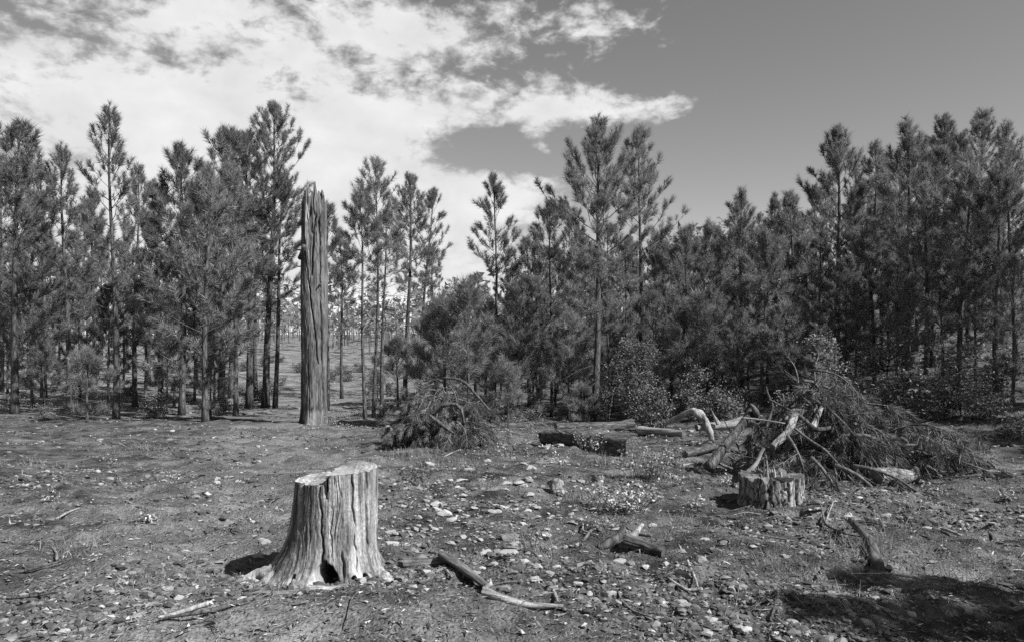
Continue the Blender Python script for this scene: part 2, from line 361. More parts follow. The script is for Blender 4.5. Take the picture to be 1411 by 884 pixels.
def pine(seed, H, cb, R, tr, lean=(0, 0), dens=1.0, K=50, wid=.0115, nl=.18, shape=.55, dead=1.0, young=False):
    r = np.random.default_rng(seed); B = MB(); bP = []; bD = []; bS = []
    k = 16; t = np.linspace(0, 1, k); ph = r.uniform(0, 6, 2)
    wob = .012*H
    tx = lean[0]*t+wob*(np.sin(t*5+ph[0])-np.sin(ph[0]))*t; ty = lean[1]*t+wob*(np.sin(t*4+ph[1])-np.sin(ph[1]))*t
    path = np.stack([tx, ty, t*H-.12*(t == 0)], -1); rad = tr*np.clip(1-t, 0, 1)**.75+.008; rad[0] *= 1.35; rad[1] *= 1.05
    B.add(*tube(path, rad, 10, True, .10, seed))
    def tp(z): return np.array([np.interp(z, path[:, 2], path[:, 0]), np.interp(z, path[:, 2], path[:, 1]), z])
    def tuft(p, d, s=1.0): bP.append(p); bD.append(d); bS.append(s*r.uniform(.8, 1.15))
    for q in range(5): tuft(tp(H)+[0, 0, -.06*q], np.array([.15*r.normal(), .15*r.normal(), 1.0]), 1.1)
    z = H-.10; step = .20
    while z > cb:
        s = (H-z)/(H-cb); prof = min(1, (s/shape)**.8)*(1-.30*max(0, s-.65)/.35)
        nb = int(r.integers(3, 6)*(.7 if s > .75 else 1)*min(dens, 1.15)*.95+.5); a0 = r.uniform(0, 6.28)
        for b in range(max(1, nb)):
            a = a0+b*2*PI/nb+r.normal()*.35; L = R*prof*r.uniform(.62, 1.12)+.10
            e = math.radians(68-58*min(1, s*1.1)**.9+r.normal()*9)
            h = np.array([math.cos(a), math.sin(a), 0]); p0 = tp(z+r.normal()*.05)
            tt = np.linspace(0, 1, 6); sag = r.uniform(.10, .32)
            bp = p0+h*(L*math.cos(e)*tt)[:, None]+np.array([0, 0, 1])*(L*(math.sin(e)*tt+sag*tt**2.2))[:, None]
            bp[1:-1] += r.normal(size=(4, 3))*.025*L
            r0 = max(.006, tr*.16*(L/max(R, .3))**.7)
            B.add(*tube(bp, np.linspace(r0, .004, 6), 4, False))
            m = max(1, int(L/.112*min(dens, 1.25)+r.random()))
            for j in range(m):
                f = r.uniform(.30, 1.0) if j else 1.0
                i = min(4, int(f*5)); g = f*5-i; q = bp[i]*(1-g)+bp[i+1]*g; bd = bp[i+1]-bp[i]; bd /= np.linalg.norm(bd)
                if j == 0: tuft(q, bd+[0, 0, .35], 1.1); continue
                side = np.cross(bd, [0, 0, 1])*r.choice([-1, 1]); d = bd*.75+side*r.uniform(.3, 1.0)+np.array([0, 0, r.uniform(.05, .8)]); d /= np.linalg.norm(d)
                tl = r.uniform(.10, .34)*(1.15-.5*f)*min(1, L/.7+.3); e2 = q+d*tl
                if tl > .12: B.add(*tube([q, (q+e2)/2+[0, 0, -.01], e2], [.006, .005, .003], 3, False))
                tuft(e2, d+[0, 0, .25])
        z -= step*r.uniform(.7, 1.3); step = min(.50, step+.022)
    # bare dead twigs below the live crown
    zz_ = cb
    while zz_ > .12*H and dead > 0:
        for b in range(int(r.integers(1, 4)*dead+.5)):
            a = r.uniform(0, 6.28); L = R*r.uniform(.25, .75); p0 = tp(zz_+r.normal()*.06); dz = r.uniform(-.35, .15)
            h = np.array([math.cos(a), math.sin(a), 0]); mid = p0+h*L*.5+[0, 0, L*(dz*.5+.06)]; e2 = p0+h*L+[0, 0, L*dz]
            B.add(*tube([p0, mid, e2], [.012, .008, .003], 3, False))
            for c in range(2):
                f = r.uniform(.4, .9); q = p0+(e2-p0)*f; B.add(*tube([q, q+h*.1+np.array([r.normal()*.12, r.normal()*.12, r.normal()*.08])], [.005, .003], 3, False))
        zz_ -= .22*r.uniform(.7, 1.4)
    tri = brushes(np.array(bP), np.array(bD), np.array(bS), K, wid, nl, r)
    return B.mesh('pine_trunk', M_BARK), tri_mesh('pine_crown', tri, M_NEEDLE_Y if young else M_NEEDLE)

def plant_pine(name, label, loc, meshes, rz=0, s=1.0, group=None):
    t = thing(name, label, 'pine tree', loc, rz, group); t.scale = (s, s, s)
    link('trunk', meshes[0], t); link('crown', meshes[1], t); return t

# key trees: px of trunk at base, base row (None: hidden, use depth), depth, top px, top row, crown-base row, crown half width px, trunk width px, label
KEY = [
 ('pine_tree', 366, 561, None, 373, 152, 400, 60, 9.0, 'tall leafy pine with a pointed crown rising just behind the broken grey snag', dict(dens=1.25)),
 ('pine_tree', 344, 562, None, 341, 195, 395, 50, 9.0, 'thick dark pine trunk in the clump of three beside the snag', dict(dens=1.2)),
 ('pine_tree', 379, 561, None, 394, 245, 430, 38, 6.0, 'slender pine of the clump of three, next to the broken snag', dict(dens=1.1)),
 ('pine_tree', 452, None, 27, 456, 292, 440, 22, 4.0, 'small pine half hidden behind the broken grey snag', {}),
 ('pine_tree', 471, 549, None, 466, 326, 425, 22, 4.2, 'thin straight dark pine pole standing alone just past the snag', dict(dead=1.6)),
 ('pine_tree', 503, None, 23, 492, 278, 400, 28, 4.6, 'pine with a rounded crown, shorter neighbour of the spiky twin-topped pine', dict(dens=1.1, dead=1.5)),
 ('pine_tree', 515, None, 24, 521, 233, 390, 36, 4.6, 'spiky pine with a long bare leader above the bushy saplings', dict(dens=1.0, dead=1.5)),
 ('pine_tree', 526, None, 26, 528, 300, 410, 24, 5.0, 'dark pine trunk crowded behind the spiky pine', dict(dead=1.5)),
 ('pine_tree', 558, 552, None, 563, 248, 395, 31, 6.2, 'pine with a dense rounded top between the spiky pine and the leaning pine', dict(dens=1.15, dead=1.6)),
 ('pine_tree', 577, 545, None, 593, 267, 420, 31, 5.2, 'pine leaning slightly, bare lower trunk above the brush pile', dict(dens=.9, dead=1.6)),
 ('pine_tree', 681, None, 26, 681, 251, 455, 37, 5.2, 'narrow spire-shaped pine standing clear against the cloud', dict(dens=1.15, shape=.7, dead=.5)),
 ('pine_tree', 760, 572, None, 762, 289, 500, 44, 4.2, 'bushy mid-height pine close beside the tallest pine', dict(dens=1.2)),
 ('pine_tree', 819, 581, None, 834, 183, 470, 80, 10.0, 'tallest open-crowned pine with a long straight lit trunk', dict(dens=1.3, dead=.7, shape=.55)),
 ('pine_tree', 882, None, 24.5, 885, 190, 455, 60, 7.0, 'tall airy pine next to the tallest one, thin top like a candle', dict(dens=1.02, dead=.6, shape=.62)),
 ('pine_tree', 940, None, 21.5, 941, 330, 540, 46, 5.0, 'broad pine foliaged to the ground behind the arched bleached log', dict(dens=1.5, dead=0)),
 ('pine_tree', 976, None, 25, 974, 316, 520, 30, 5.0, 'short dark pine filling the notch in the dense stand', dict(dens=1.4)),
 ('pine_tree', 1022, None, 24, 1027, 274, 500, 42, 6.0, 'round-topped pine at the front edge of the dense dark stand', dict(dens=1.35)),
 ('pine_tree', 1049, 556, None, 1052, 340, 470, 36, 4.6, 'thin pine pole right behind the slash pile', dict(dens=1.2, dead=1.2)),
 ('pine_tree', 1068, None, 27, 1068, 279, 480, 26, 5.0, 'slim pine top beside the dark twin spire in the stand', dict(dens=1.3)),
 ('pine_tree', 1091, None, 26, 1092, 275, 490, 30, 6.0, 'dark spire pine in the middle of the dense stand', dict(dens=1.35)),
 ('pine_tree', 1153, None, 22, 1151, 189, 430, 48, 8.4, 'tall pine with a wide dark crown rising above the dense stand', dict(dens=1.3)),
 ('pine_tree', 1199, None, 23, 1200, 209, 400, 26, 6.5, 'slim pine just past the tall wide-crowned pine of the stand', dict(dens=1.25)),
 ('pine_tree', 1247, None, 20, 1245, 183, 420, 40, 9.0, 'dense shaded pine on the slope above the old stump', dict(dens=1.4)),
]
KPOSL = []
for i, (nm, bx_, by_, dep, tx_, ty_, cby, hw, tw, lab, kw) in enumerate(KEY):
    if dep is None: b = G(bx_, by_)
    else: x_ = (bx_-CX)/FPX*dep; b = Vector((x_, dep, gz(x_, dep)))
    d = b.y; top = AT(tx_, ty_, d); H = top.z-b.z; cb = AT(tx_, cby, d).z-b.z; R = hw/FPX*d*1.22
    ms = pine(100+i, H, max(.15*H, cb), R, tw/FPX*d/2, (top.x-b.x, 0), **kw)
    plant_pine(nm, lab, b, ms); KPOSL.append((b.x, b.y))
    print('tree', i, 'd %.1f H %.1f R %.2f' % (d, H, R))

# prototypes for the rest of the stand
PROTO = [pine(300+i, h, c, r_, t_, (.25*math.sin(i*2.3), .2*math.cos(i*1.7)), dens=dn, K=48, wid=.013, dead=1.0) for i, (h, c, r_, t_, dn) in enumerate(
    [(8.0, 2.4, 1.25, .09, 1.15), (7.0, 1.5, 1.2, .075, 1.25), (9.2, 3.4, 1.45, .11, 1.05), (6.0, .6, 1.15, .065, 1.3), (7.6, 2.8, 1.0, .07, 1.0), (6.6, .9, 1.35, .08, 1.1), (8.6, 3.0, 1.1, .085, .9), (5.0, .4, 1.1, .06, 1.2)])]
PROTO_H = [8.0, 7.0, 9.2, 6.0, 7.6, 6.6, 8.6, 5.0]
YOUNG = [pine(340+i, h, .12, r_, .03, dens=1.3, K=60, wid=.009, nl=.20, shape=.8, dead=0, young=True) for i, (h, r_) in enumerate([(1.7, .75), (2.4, .8), (3.0, .95)])]
YOUNG_H = [1.7, 2.4, 3.0]
def fill(px, d, toprow, proto, label, group, rz=None):
    proto = {0: (0, 6), 1: (1, 5), 2: (2, 6), 3: (3, 7, 5), 4: (4, 6)}[proto][RND.randint(0, 9) % (3 if proto == 3 else 2)]
    x_ = (px-CX)/FPX*d; z_ = gz(x_, d); H = AT(px, toprow, d).z-z_
    if -9.5 < x_: label, g2 = near_label(x_, d, ['tall half-bare', 'bushy', 'lofty', 'short dense', 'thin-crowned', 'broad bushy', 'open-crowned', 'squat dense'][proto]+' pine'); group = label.split(' pine')[0]+' pines '+g2
    else:
        ad = ['tall half-bare', 'bushy', 'lofty dark', 'short dense', 'thin-crowned', 'broad bushy', 'open-crowned', 'squat dense'][proto]; wh = 'at the near edge of the wood' if d < 29 else 'inside the wood' if d < 45 else 'deep in the wood'
        label = '%s pine %s beyond the pale stony track' % (ad, wh); group = '%s pines %s beyond the track' % (ad, wh)
    return plant_pine('pine_tree', label, (x_, d, z_-.02), PROTO[proto], RND.uniform(0, 6.28), H/PROTO_H[proto], group)
SHORT = ['the tall leafy pine by the snag', 'the thick dark trunk by the snag', 'the slender pine by the snag', 'the small pine behind the snag', 'the lone thin pole past the snag', 'the short round-crowned pine', 'the spiky pine with the bare leader', 'the dark trunk behind the spiky pine', 'the dense rounded pine', 'the leaning pine', 'the narrow spire pine', 'the bushy mid-height pine', 'the tallest pine', 'the airy candle-topped pine', 'the broad pine foliaged to the ground', 'the short pine in the notch', 'the round-topped pine of the stand', 'the thin pole behind the slash', 'the slim pine top of the stand', 'the dark spire pine', 'the tall wide-crowned pine', 'the slim pine past the wide-crowned one', 'the shaded pine on the slope']
KPOS = KPOSL
def near_label(x_, y_, what):
    j = min(range(len(KPOS)), key=lambda i: (KPOS[i][0]-x_)**2+(KPOS[i][1]-y_)**2); dx, dy = x_-KPOS[j][0], y_-KPOS[j][1]
    far = math.hypot(dx, dy)
    rel = ('close behind' if far < 5 else 'well behind' if far < 14 else 'far behind') if dy > .8 else ('in front of' if dy < -.8 else 'next to')
    return '%s %s %s' % (what, rel, SHORT[j]), SHORT[j]+' '+rel
GB = 'pines of the dense shaded stand'; GL = 'pines beyond the open track'; GM = 'pines behind the front row'
LB = 'crowded pine of the dense shaded stand, one of many alike'
LL = 'pine on the far side of the pale stony track, one of many alike'
LM = 'slender pine behind the front row of trees, one of several alike'
for px, d, ty, p in [(905, 30, 330, 1), (925, 27, 345, 3), (960, 29, 335, 1), (990, 31, 318, 0), (1010, 26, 330, 3), (1040, 30, 300, 0), (1058, 24, 330, 3), (1080, 31, 300, 4), (1108, 27, 300, 1), (1122, 33, 262, 0),
                     (1130, 25, 330, 3), (1170, 29, 235, 2), (1182, 25, 270, 1), (1215, 28, 220, 2), (1225, 24, 265, 1), (1262, 25, 200, 2), (1285, 21, 215, 1), (1300, 27, 170, 2), (1335, 22, 190, 0), (1352, 29, 160, 2),
                     (1380, 24, 205, 1), (1400, 20, 175, 2), (1275, 18, 265, 3), (1320, 17.5, 250, 3), (1372, 17, 235, 1), (1100, 36, 290, 2), (1145, 38, 255, 2), (1240, 35, 210, 2), (1205, 20, 330, 3), (1165, 19.5, 360, 3),
                     (1000, 36, 330, 2), (945, 37, 345, 2), (1032, 22, 385, 3), (985, 21, 400, 3), (1090, 21, 380, 3), (1015, 19.5, 430, 3), (1068, 19, 425, 3), (1120, 19, 400, 3), (1150, 21.5, 380, 3), (1180, 18.5, 395, 3), (1235, 19, 360, 3), (1255, 17, 390, 3), (1300, 19, 340, 3), (1345, 18, 350, 3), (1395, 16, 360, 3), (1215, 23, 320, 3), (1280, 24, 300, 3), (1325, 26, 290, 3), (1370, 21, 310, 3), (940, 24, 390, 3), (965, 22, 420, 3)]:
    fill(px, d, ty, p, LB, GB)
for px, d, ty, p in [(20, 24, 180, 1), (60, 30, 240, 3), (95, 26, 215, 4), (130, 34, 270, 1), (160, 23, 165, 0), (186, 28, 235, 0), (222, 31, 260, 1), (250, 25, 215, 1), (283, 22, 250, 3), (305, 27, 190, 1), (318, 33, 255, 1),
                     (40, 38, 290, 2), (110, 40, 300, 0), (205, 42, 310, 2), (270, 38, 285, 0), (352, 36, 290, 2), (325, 25, 240, 4), (0, 33, 225, 2), (25, 48, 330, 1), (75, 52, 345, 3), (140, 50, 340, 3), (175, 46, 330, 1), (235, 52, 350, 3), (300, 48, 340, 1), (15, 60, 380, 3), (120, 62, 385, 1), (255, 62, 390, 3), (200, 66, 395, 1), (60, 64, 390, 3), (320, 66, 400, 1), (45, 27, 380, 3), (110, 29, 395, 3), (150, 27, 400, 3), (200, 30, 370, 3), (240, 28, 410, 3), (268, 31, 390, 3), (295, 30, 400, 3), (80, 34, 390, 3), (170, 36, 400, 3), (10, 28, 400, 3)]:
    fill(px, d, ty, p, LL, GL)
for px, d, ty, p in [(602, 33, 345, 4), (655, 34, 385, 1), (700, 30, 372, 1), (730, 29, 335, 1), (745, 33, 345, 0), (790, 30, 300, 4), (800, 27, 320, 1), (845, 31, 315, 0),
                     (862, 28, 340, 3), (715, 24, 400, 3), (668, 26, 420, 3), (742, 24.5, 395, 3), (840, 24, 400, 3), (905, 23.5, 405, 3), (770, 36, 350, 2), (870, 38, 330, 2), (820, 40, 340, 2), (710, 40, 395, 0),
                     (640, 44, 415, 0), (590, 56, 430, 3)]:
    fill(px, d, ty, p, LM, GM)
def young(px, py, toprow, k, label, group=None, d=None):
    b = G(px, py) if d is None else Vector(((px-CX)/FPX*d, d, gz((px-CX)/FPX*d, d)))
    H = AT(px, toprow, b.y).z-b.z
    if group and b.x > -8: label, g2 = near_label(b.x, b.y, 'bushy pale pine sapling'); group = 'saplings '+g2
    return plant_pine('pine_sapling', label, b-Vector((0, 0, .02)), YOUNG[k], RND.uniform(0, 6.28), H/YOUNG_H[k], group)
GS = 'bushy pine saplings under the trees'; LS = 'bushy pale pine sapling under the tall pines, one of several alike'
young(783, 578, 442, 2, 'slender pale sapling with a thin pole between the two big bare trunks')
young(645, None, 402, 2, 'largest bushy sapling, behind the brush pile', d=19)
young(612, None, 425, 1, 'bushy sapling leaning into the largest one behind the brush pile', d=20)
young(548, 560, 478, 0, 'low feathery sapling at the edge of the brush pile')
for px, py, ty, k in [(575, 555, 480, 0), (690, 572, 455, 1), (715, 575, 470, 0), (735, 570, 452, 1), (765, 566, 470, 0), (805, 570, 480, 0), (845, 566, 470, 1), (700, 590, 515, 0), (800, 585, 535, 0), (960, 566, 420, 1), (925, 560, 450, 1),
                      (520, 565, 520, 0), (995, 560, 440, 1), (1020, 556, 450, 0), (1080, 552, 430, 1), (1110, 545, 440, 1), (1180, 515, 420, 1), (290, 575, 500, 0), (230, 565, 480, 1), (120, 580, 495, 0), (60, 570, 480, 1)]:
    young(px, py, ty, k, LS, GS)
# trees standing on the right, outside the frame, whose shade falls into the corner
for x_, y_, h_, p in [(5.5, 2.2, 4.2, 3), (6.4, 2.6, 4.5, 3), (5.2, 1.1, 3.8, 3), (13.2, 10.2, 8.5, 1), (14.5, 12.0, 9, 2), (14.0, 14.2, 9, 1), (15.5, 16.5, 9, 0)]:
    plant_pine('pine_tree', 'pine beside the clearing whose shade falls across the slash, one of a row', (x_, y_, gz(x_, y_)-.02), PROTO[p], RND.uniform(0, 6), h_/PROTO_H[p], 'pines edging the clearing on the sunny side')

# ------------------------------------------------------------------ far wooded rise
r = np.random.default_rng(77); T = []
for i in range(2200):
    y_ = r.uniform(75, 330); x_ = r.uniform(-1.1, 1.1)*y_; h_ = r.uniform(5, 10); z_ = float(gmac(x_, y_)); n = 34
    u = r.random(n)**.8; a = r.uniform(0, 6.28, n); rr = (1-u)*h_*.20*r.uniform(.5, 1, n)+.1
    P = np.stack([x_+rr*np.cos(a), y_+rr*np.sin(a), z_+h_*(.18+.82*u)], -1)
    D = r.normal(size=(n, 3, 3))*.32; T.append(P[:, None, :]+D)
    T.append(np.array([[[x_-.1, y_, z_], [x_+.1, y_, z_], [x_, y_, z_+h_*.8]]]))
o = link('distant_wood', tri_mesh('distant_wood', np.concatenate(T), M_NEEDLE)); tag(o, 'far-off pine wood covering the low rise beyond the stand', 'wood', kind='stuff')

# ------------------------------------------------------------------ big foreground stump
SD = 4.86; SC = AT(465, 500, SD); sgz = gz(SC.x, SD); SU = SD/FPX
def angd(a, b): return (a-b+PI) % (2*PI)-PI
def stump_body():
    na, nz = 560, 130; th = np.arange(na)/na*2*PI; t = np.linspace(0, 1, nz)
    TH, TT = np.meshgrid(th, t); c = np.cos(TH); s_ = np.sin(TH)
    wobx = .012*fbm(np.stack([th*0, th*0+3, np.sin(th)*3+4], -1), 3, 5)
    ztop = np.where(np.cos(th)*.262 < .005+.02*np.sin(th*1.0), .648+.006*np.cos(th), .716+.006*np.sin(th))+.006*fbm(np.stack([c[0]*9, s_[0]*9, 0*th], -1), 3, 9)
    Z = -.14+TT*(ztop[None]+.14); zc = np.maximum(Z, 0)
    left = np.clip(-c, 0, 1)**1.5; right = np.clip(c, 0, 1)**1.5; fr = np.clip(-s_, 0, 1)
    R = .258+.02*left*(1-Z/.7)+(.06+.15*left+.02*right+.05*fr)*np.exp(-zc/(.07+.12*left+.04*fr))
    rot_shade = np.zeros_like(R); pale = np.zeros_like(R)
    for a, am, w in [(183, .10, .20), (212, .05, .16), (247, .075, .22), (262, .05, .14), (300, .05, .10), (322, .06, .12), (356, .05, .16), (35, .08, .2), (80, .09, .22), (120, .08, .2), (152, .06, .16)]:
        R += am*np.exp(-(angd(TH, math.radians(a))/w)**2)*np.exp(-zc/.10)
    # long flutes that follow the grain, then finer ones
    wv = TH+.04*np.sin(Z*7)+.03*np.sin(Z*17+2)
    for fq, am, sd_ in ((26, .010, 6), (60, .006, 7), (120, .0035, 8)):
        rd = np.abs(fbm(np.stack([np.cos(wv)*fq*.6, np.sin(wv)*fq*.6, Z*(1.6+.02*fq)], -1), 2, 240+sd_)); mk = sstep(-.25, .55, fbm(np.stack([c*2.5, s_*2.5, Z*2.2], -1), 3, 260+sd_)); R -= am*mk*np.exp(-(rd/.10)**2); rot_shade = np.maximum(rot_shade, .6*mk*np.exp(-(rd/.07)**2)*(fq < 100))
    for fq, am, sd_ in ((4, .018, 1), (11, .003, 2), (30, .0018, 3)):
        R += am*(1-.8*sstep(.25, .68, Z))*fbm(np.stack([np.cos(wv)*fq*.6, np.sin(wv)*fq*.6, Z*1.1], -1), 2, 40+sd_)
    R += .0030*fbm(np.stack([c*22, s_*22, Z*30], -1), 3, 77)*sstep(.9, .0, Z)+.012*fbm(np.stack([c*6, s_*6, Z*7], -1), 3, 79)*sstep(.30, .0, Z)
    # drying cracks
    for a0, a1, z0, z1, dp, w in [(268, 268, .58, .74, .07, .045), (257, 266, .15, .70, .05, .020), (303, 307, .12, .72, .035, .014), (328, 329, .22, .70, .05, .020), (228, 226, .38, .66, .03, .055), (243, 246, .3, .66, .014, .018), (214, 212, .1, .66, .018, .02),
                                  (286, 290, .08, .22, .04, .022), (317, 318, .30, .71, .016, .010), (276, 275, .2, .5, .012, .012), (195, 192, .05, .66, .02, .03)]:
        ac = math.radians(a0)+(math.radians(a1)-math.radians(a0))*(.70-Z)/.6+.018*np.sin(Z*31+a0)+.008*np.sin(Z*83)
        m = np.exp(-(angd(TH, ac)/w)**2)*sstep(z0-.05, z0+.03, Z)*sstep(z1+.04, z1-.02, Z)*(.65+.5*vnoise(np.stack([Z*14, 0*Z+a0, 0*Z], -1), 3))
        R -= dp*m; rot_shade = np.maximum(rot_shade, np.clip(m*1.1-.35, 0, .8))
    # rotted hollows between the roots, coloured dark to deepen their shade as well
    for a, w, zc0, h_, sl_ in [(275, .20, .055, .125, -.9), (300, .075, .055, .055, 0), (315, .075, .045, .07, 0), (237, .08, .06, .06, 0), (198, .14, .02, .07, 0)]:
        nn = .35*fbm(np.stack([c*7, s_*7, Z*9], -1), 3, 90+int(a))
        q = np.sqrt((angd(TH, math.radians(a)+sl_*(Z-.04))/w)**2+((Z-zc0)/h_)**2)+nn
        m = sstep(1.05, .72, q); R -= .20*m*(1 if a == 275 else .6); rot_shade = np.maximum(rot_shade, m)
    pale = .55*sstep(.15, .55, fbm(np.stack([np.cos(TH-.3)*4, np.sin(TH)*4, Z*3.0], -1), 3, 15))*sstep(.5, .12, Z)*fr*(1-rot_shade)
    st = np.exp(-(angd(TH, math.radians(229))/.055)**2)*sstep(.30, .42, Z)*(fbm(np.stack([c*16, s_*16, Z*12], -1), 3, 33) > -.1)
    rot_shade = np.maximum(rot_shade, .8*st)
    mot = fbm(np.stack([c*7, s_*7, Z*3.2], -1), 4, 51); lw = .15+.85*np.exp(-(angd(TH, math.radians(212))/.5)**2)  # dark mottling, denser towards the left
    rot_shade = np.maximum(rot_shade, .62*sstep(.12, .42, mot*.8+lw*.28-.12)); rot_shade = np.maximum(rot_shade, .35*sstep(.25, .6, fbm(np.stack([c*26, s_*26, Z*22], -1), 3, 53))*sstep(.35, .05, Z))
    V = np.stack([R*c, R*s_, Z], -1)
    B = MB(); I = np.arange(na*nz).reshape(nz, na)
    F = np.stack([I[:-1], np.roll(I, -1, 1)[:-1], np.roll(I, -1, 1)[1:], I[1:]], -1).reshape(-1, 4)
    me = bpy.data.meshes.new('stump_body'); me.from_pydata(V.reshape(-1, 3).tolist(), [], F.tolist()); me.materials.append(M_STUMP)
    me.polygons.foreach_set('use_smooth', [True]*len(F))
    for nm, A in (('rot_shade', rot_shade), ('pale', pale)): me.attributes.new(nm, 'FLOAT', 'POINT').data.foreach_set('value', A.reshape(-1).astype(np.float32))
    me.update(); return me, V[-1]
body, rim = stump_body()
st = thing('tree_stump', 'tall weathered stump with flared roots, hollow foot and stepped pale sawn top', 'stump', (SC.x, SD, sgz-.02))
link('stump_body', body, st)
for lo in (True, False):
    sel = [i for i in range(len(rim)) if (rim[i, 2] < .69) == lo]
    # order the rim points of this half so that they run from one end of the step to the other
    gap = max(range(len(sel)), key=lambda k: (sel[k]-sel[k-1]) % len(rim)); sel = sel[gap:]+sel[:gap]
    pts = rim[sel]; a, b = pts[-1], pts[0]; n = 14
    ch = [a+(b-a)*f+np.array([.012*math.sin(f*9)+.007*math.sin(f*31), 0, 0])*math.sin(f*PI) for f in np.linspace(0, 1, n+2)[1:-1]]
    top = np.concatenate([pts*[.995, .995, 1]+[0, 0, .002], np.array(ch)+[0, 0, .002]]); cen = top.mean(0)
    B = MB(); B.add(top, [tuple(range(len(top)))])
    o = link('sawn_top', B.mesh('sawn_top', M_CUT, False), st)
    if lo: chl = np.array([a]+ch+[b])
    else:
        chh = np.array([a]+ch+[b]); B = MB(); V = np.concatenate([chh+[0, 0, .001], chh*[1, 1, 0]+[0, 0, .60]]); m = len(chh)
        B.add(V, [(i, i+1, i+1+m, i+m) for i in range(m-1)]); sf = link('step_face', B.mesh('step_face', M_BARK, False), st)
        for k in range(9):                                     # splinters left along the step
            p = chh[2+int(k*1.3)]; hh = RND.uniform(.012, .05)
            B = MB(); B.add(*tube([p+[0, 0, -.05], p+[RND.uniform(-.008, .008), RND.uniform(-.008, .008), hh-.015]], [.008, .001], 4)); link('splinter', B.mesh('splinter', M_GREYW, False), sf)
# fragments of root and bark at the stump foot
def root_piece(pts, rad, label=None):
    pp = np.array(pts, float); tq = np.linspace(0, len(pp)-1, len(pp)*5); rad = np.interp(tq, range(len(pp)), rad); B = MB(); B.add(*tube(np.stack([np.interp(tq, range(len(pp)), pp[:, i]) for i in range(3)], -1), rad, 14, True, .3, int(abs(pts[0][0])*100)+3)); o = link('root', B.mesh('root', M_STUMP), st); return o
root_piece([(-.30, -.06, .12), (-.40, -.10, .06), (-.50, -.10, .05), (-.58, -.16, .0), (-.66, -.17, -.05)], [.05, .055, .035, .04, .02]); root_piece([(-.33, -.16, .08), (-.43, -.26, .02), (-.50, -.33, -.03)], [.05, .03, .02])
root_piece([(.28, -.12, .06), (.38, -.16, .0), (.46, -.20, -.06)], [.045, .035, .02])
root_piece([(-.15, -.36, .05), (-.20, -.46, .0), (-.22, -.56, -.06)], [.06, .045, .02])
root_piece([(.2, .34, .05), (.3, .46, .0), (.36, .56, -.06)], [.07, .05, .02])

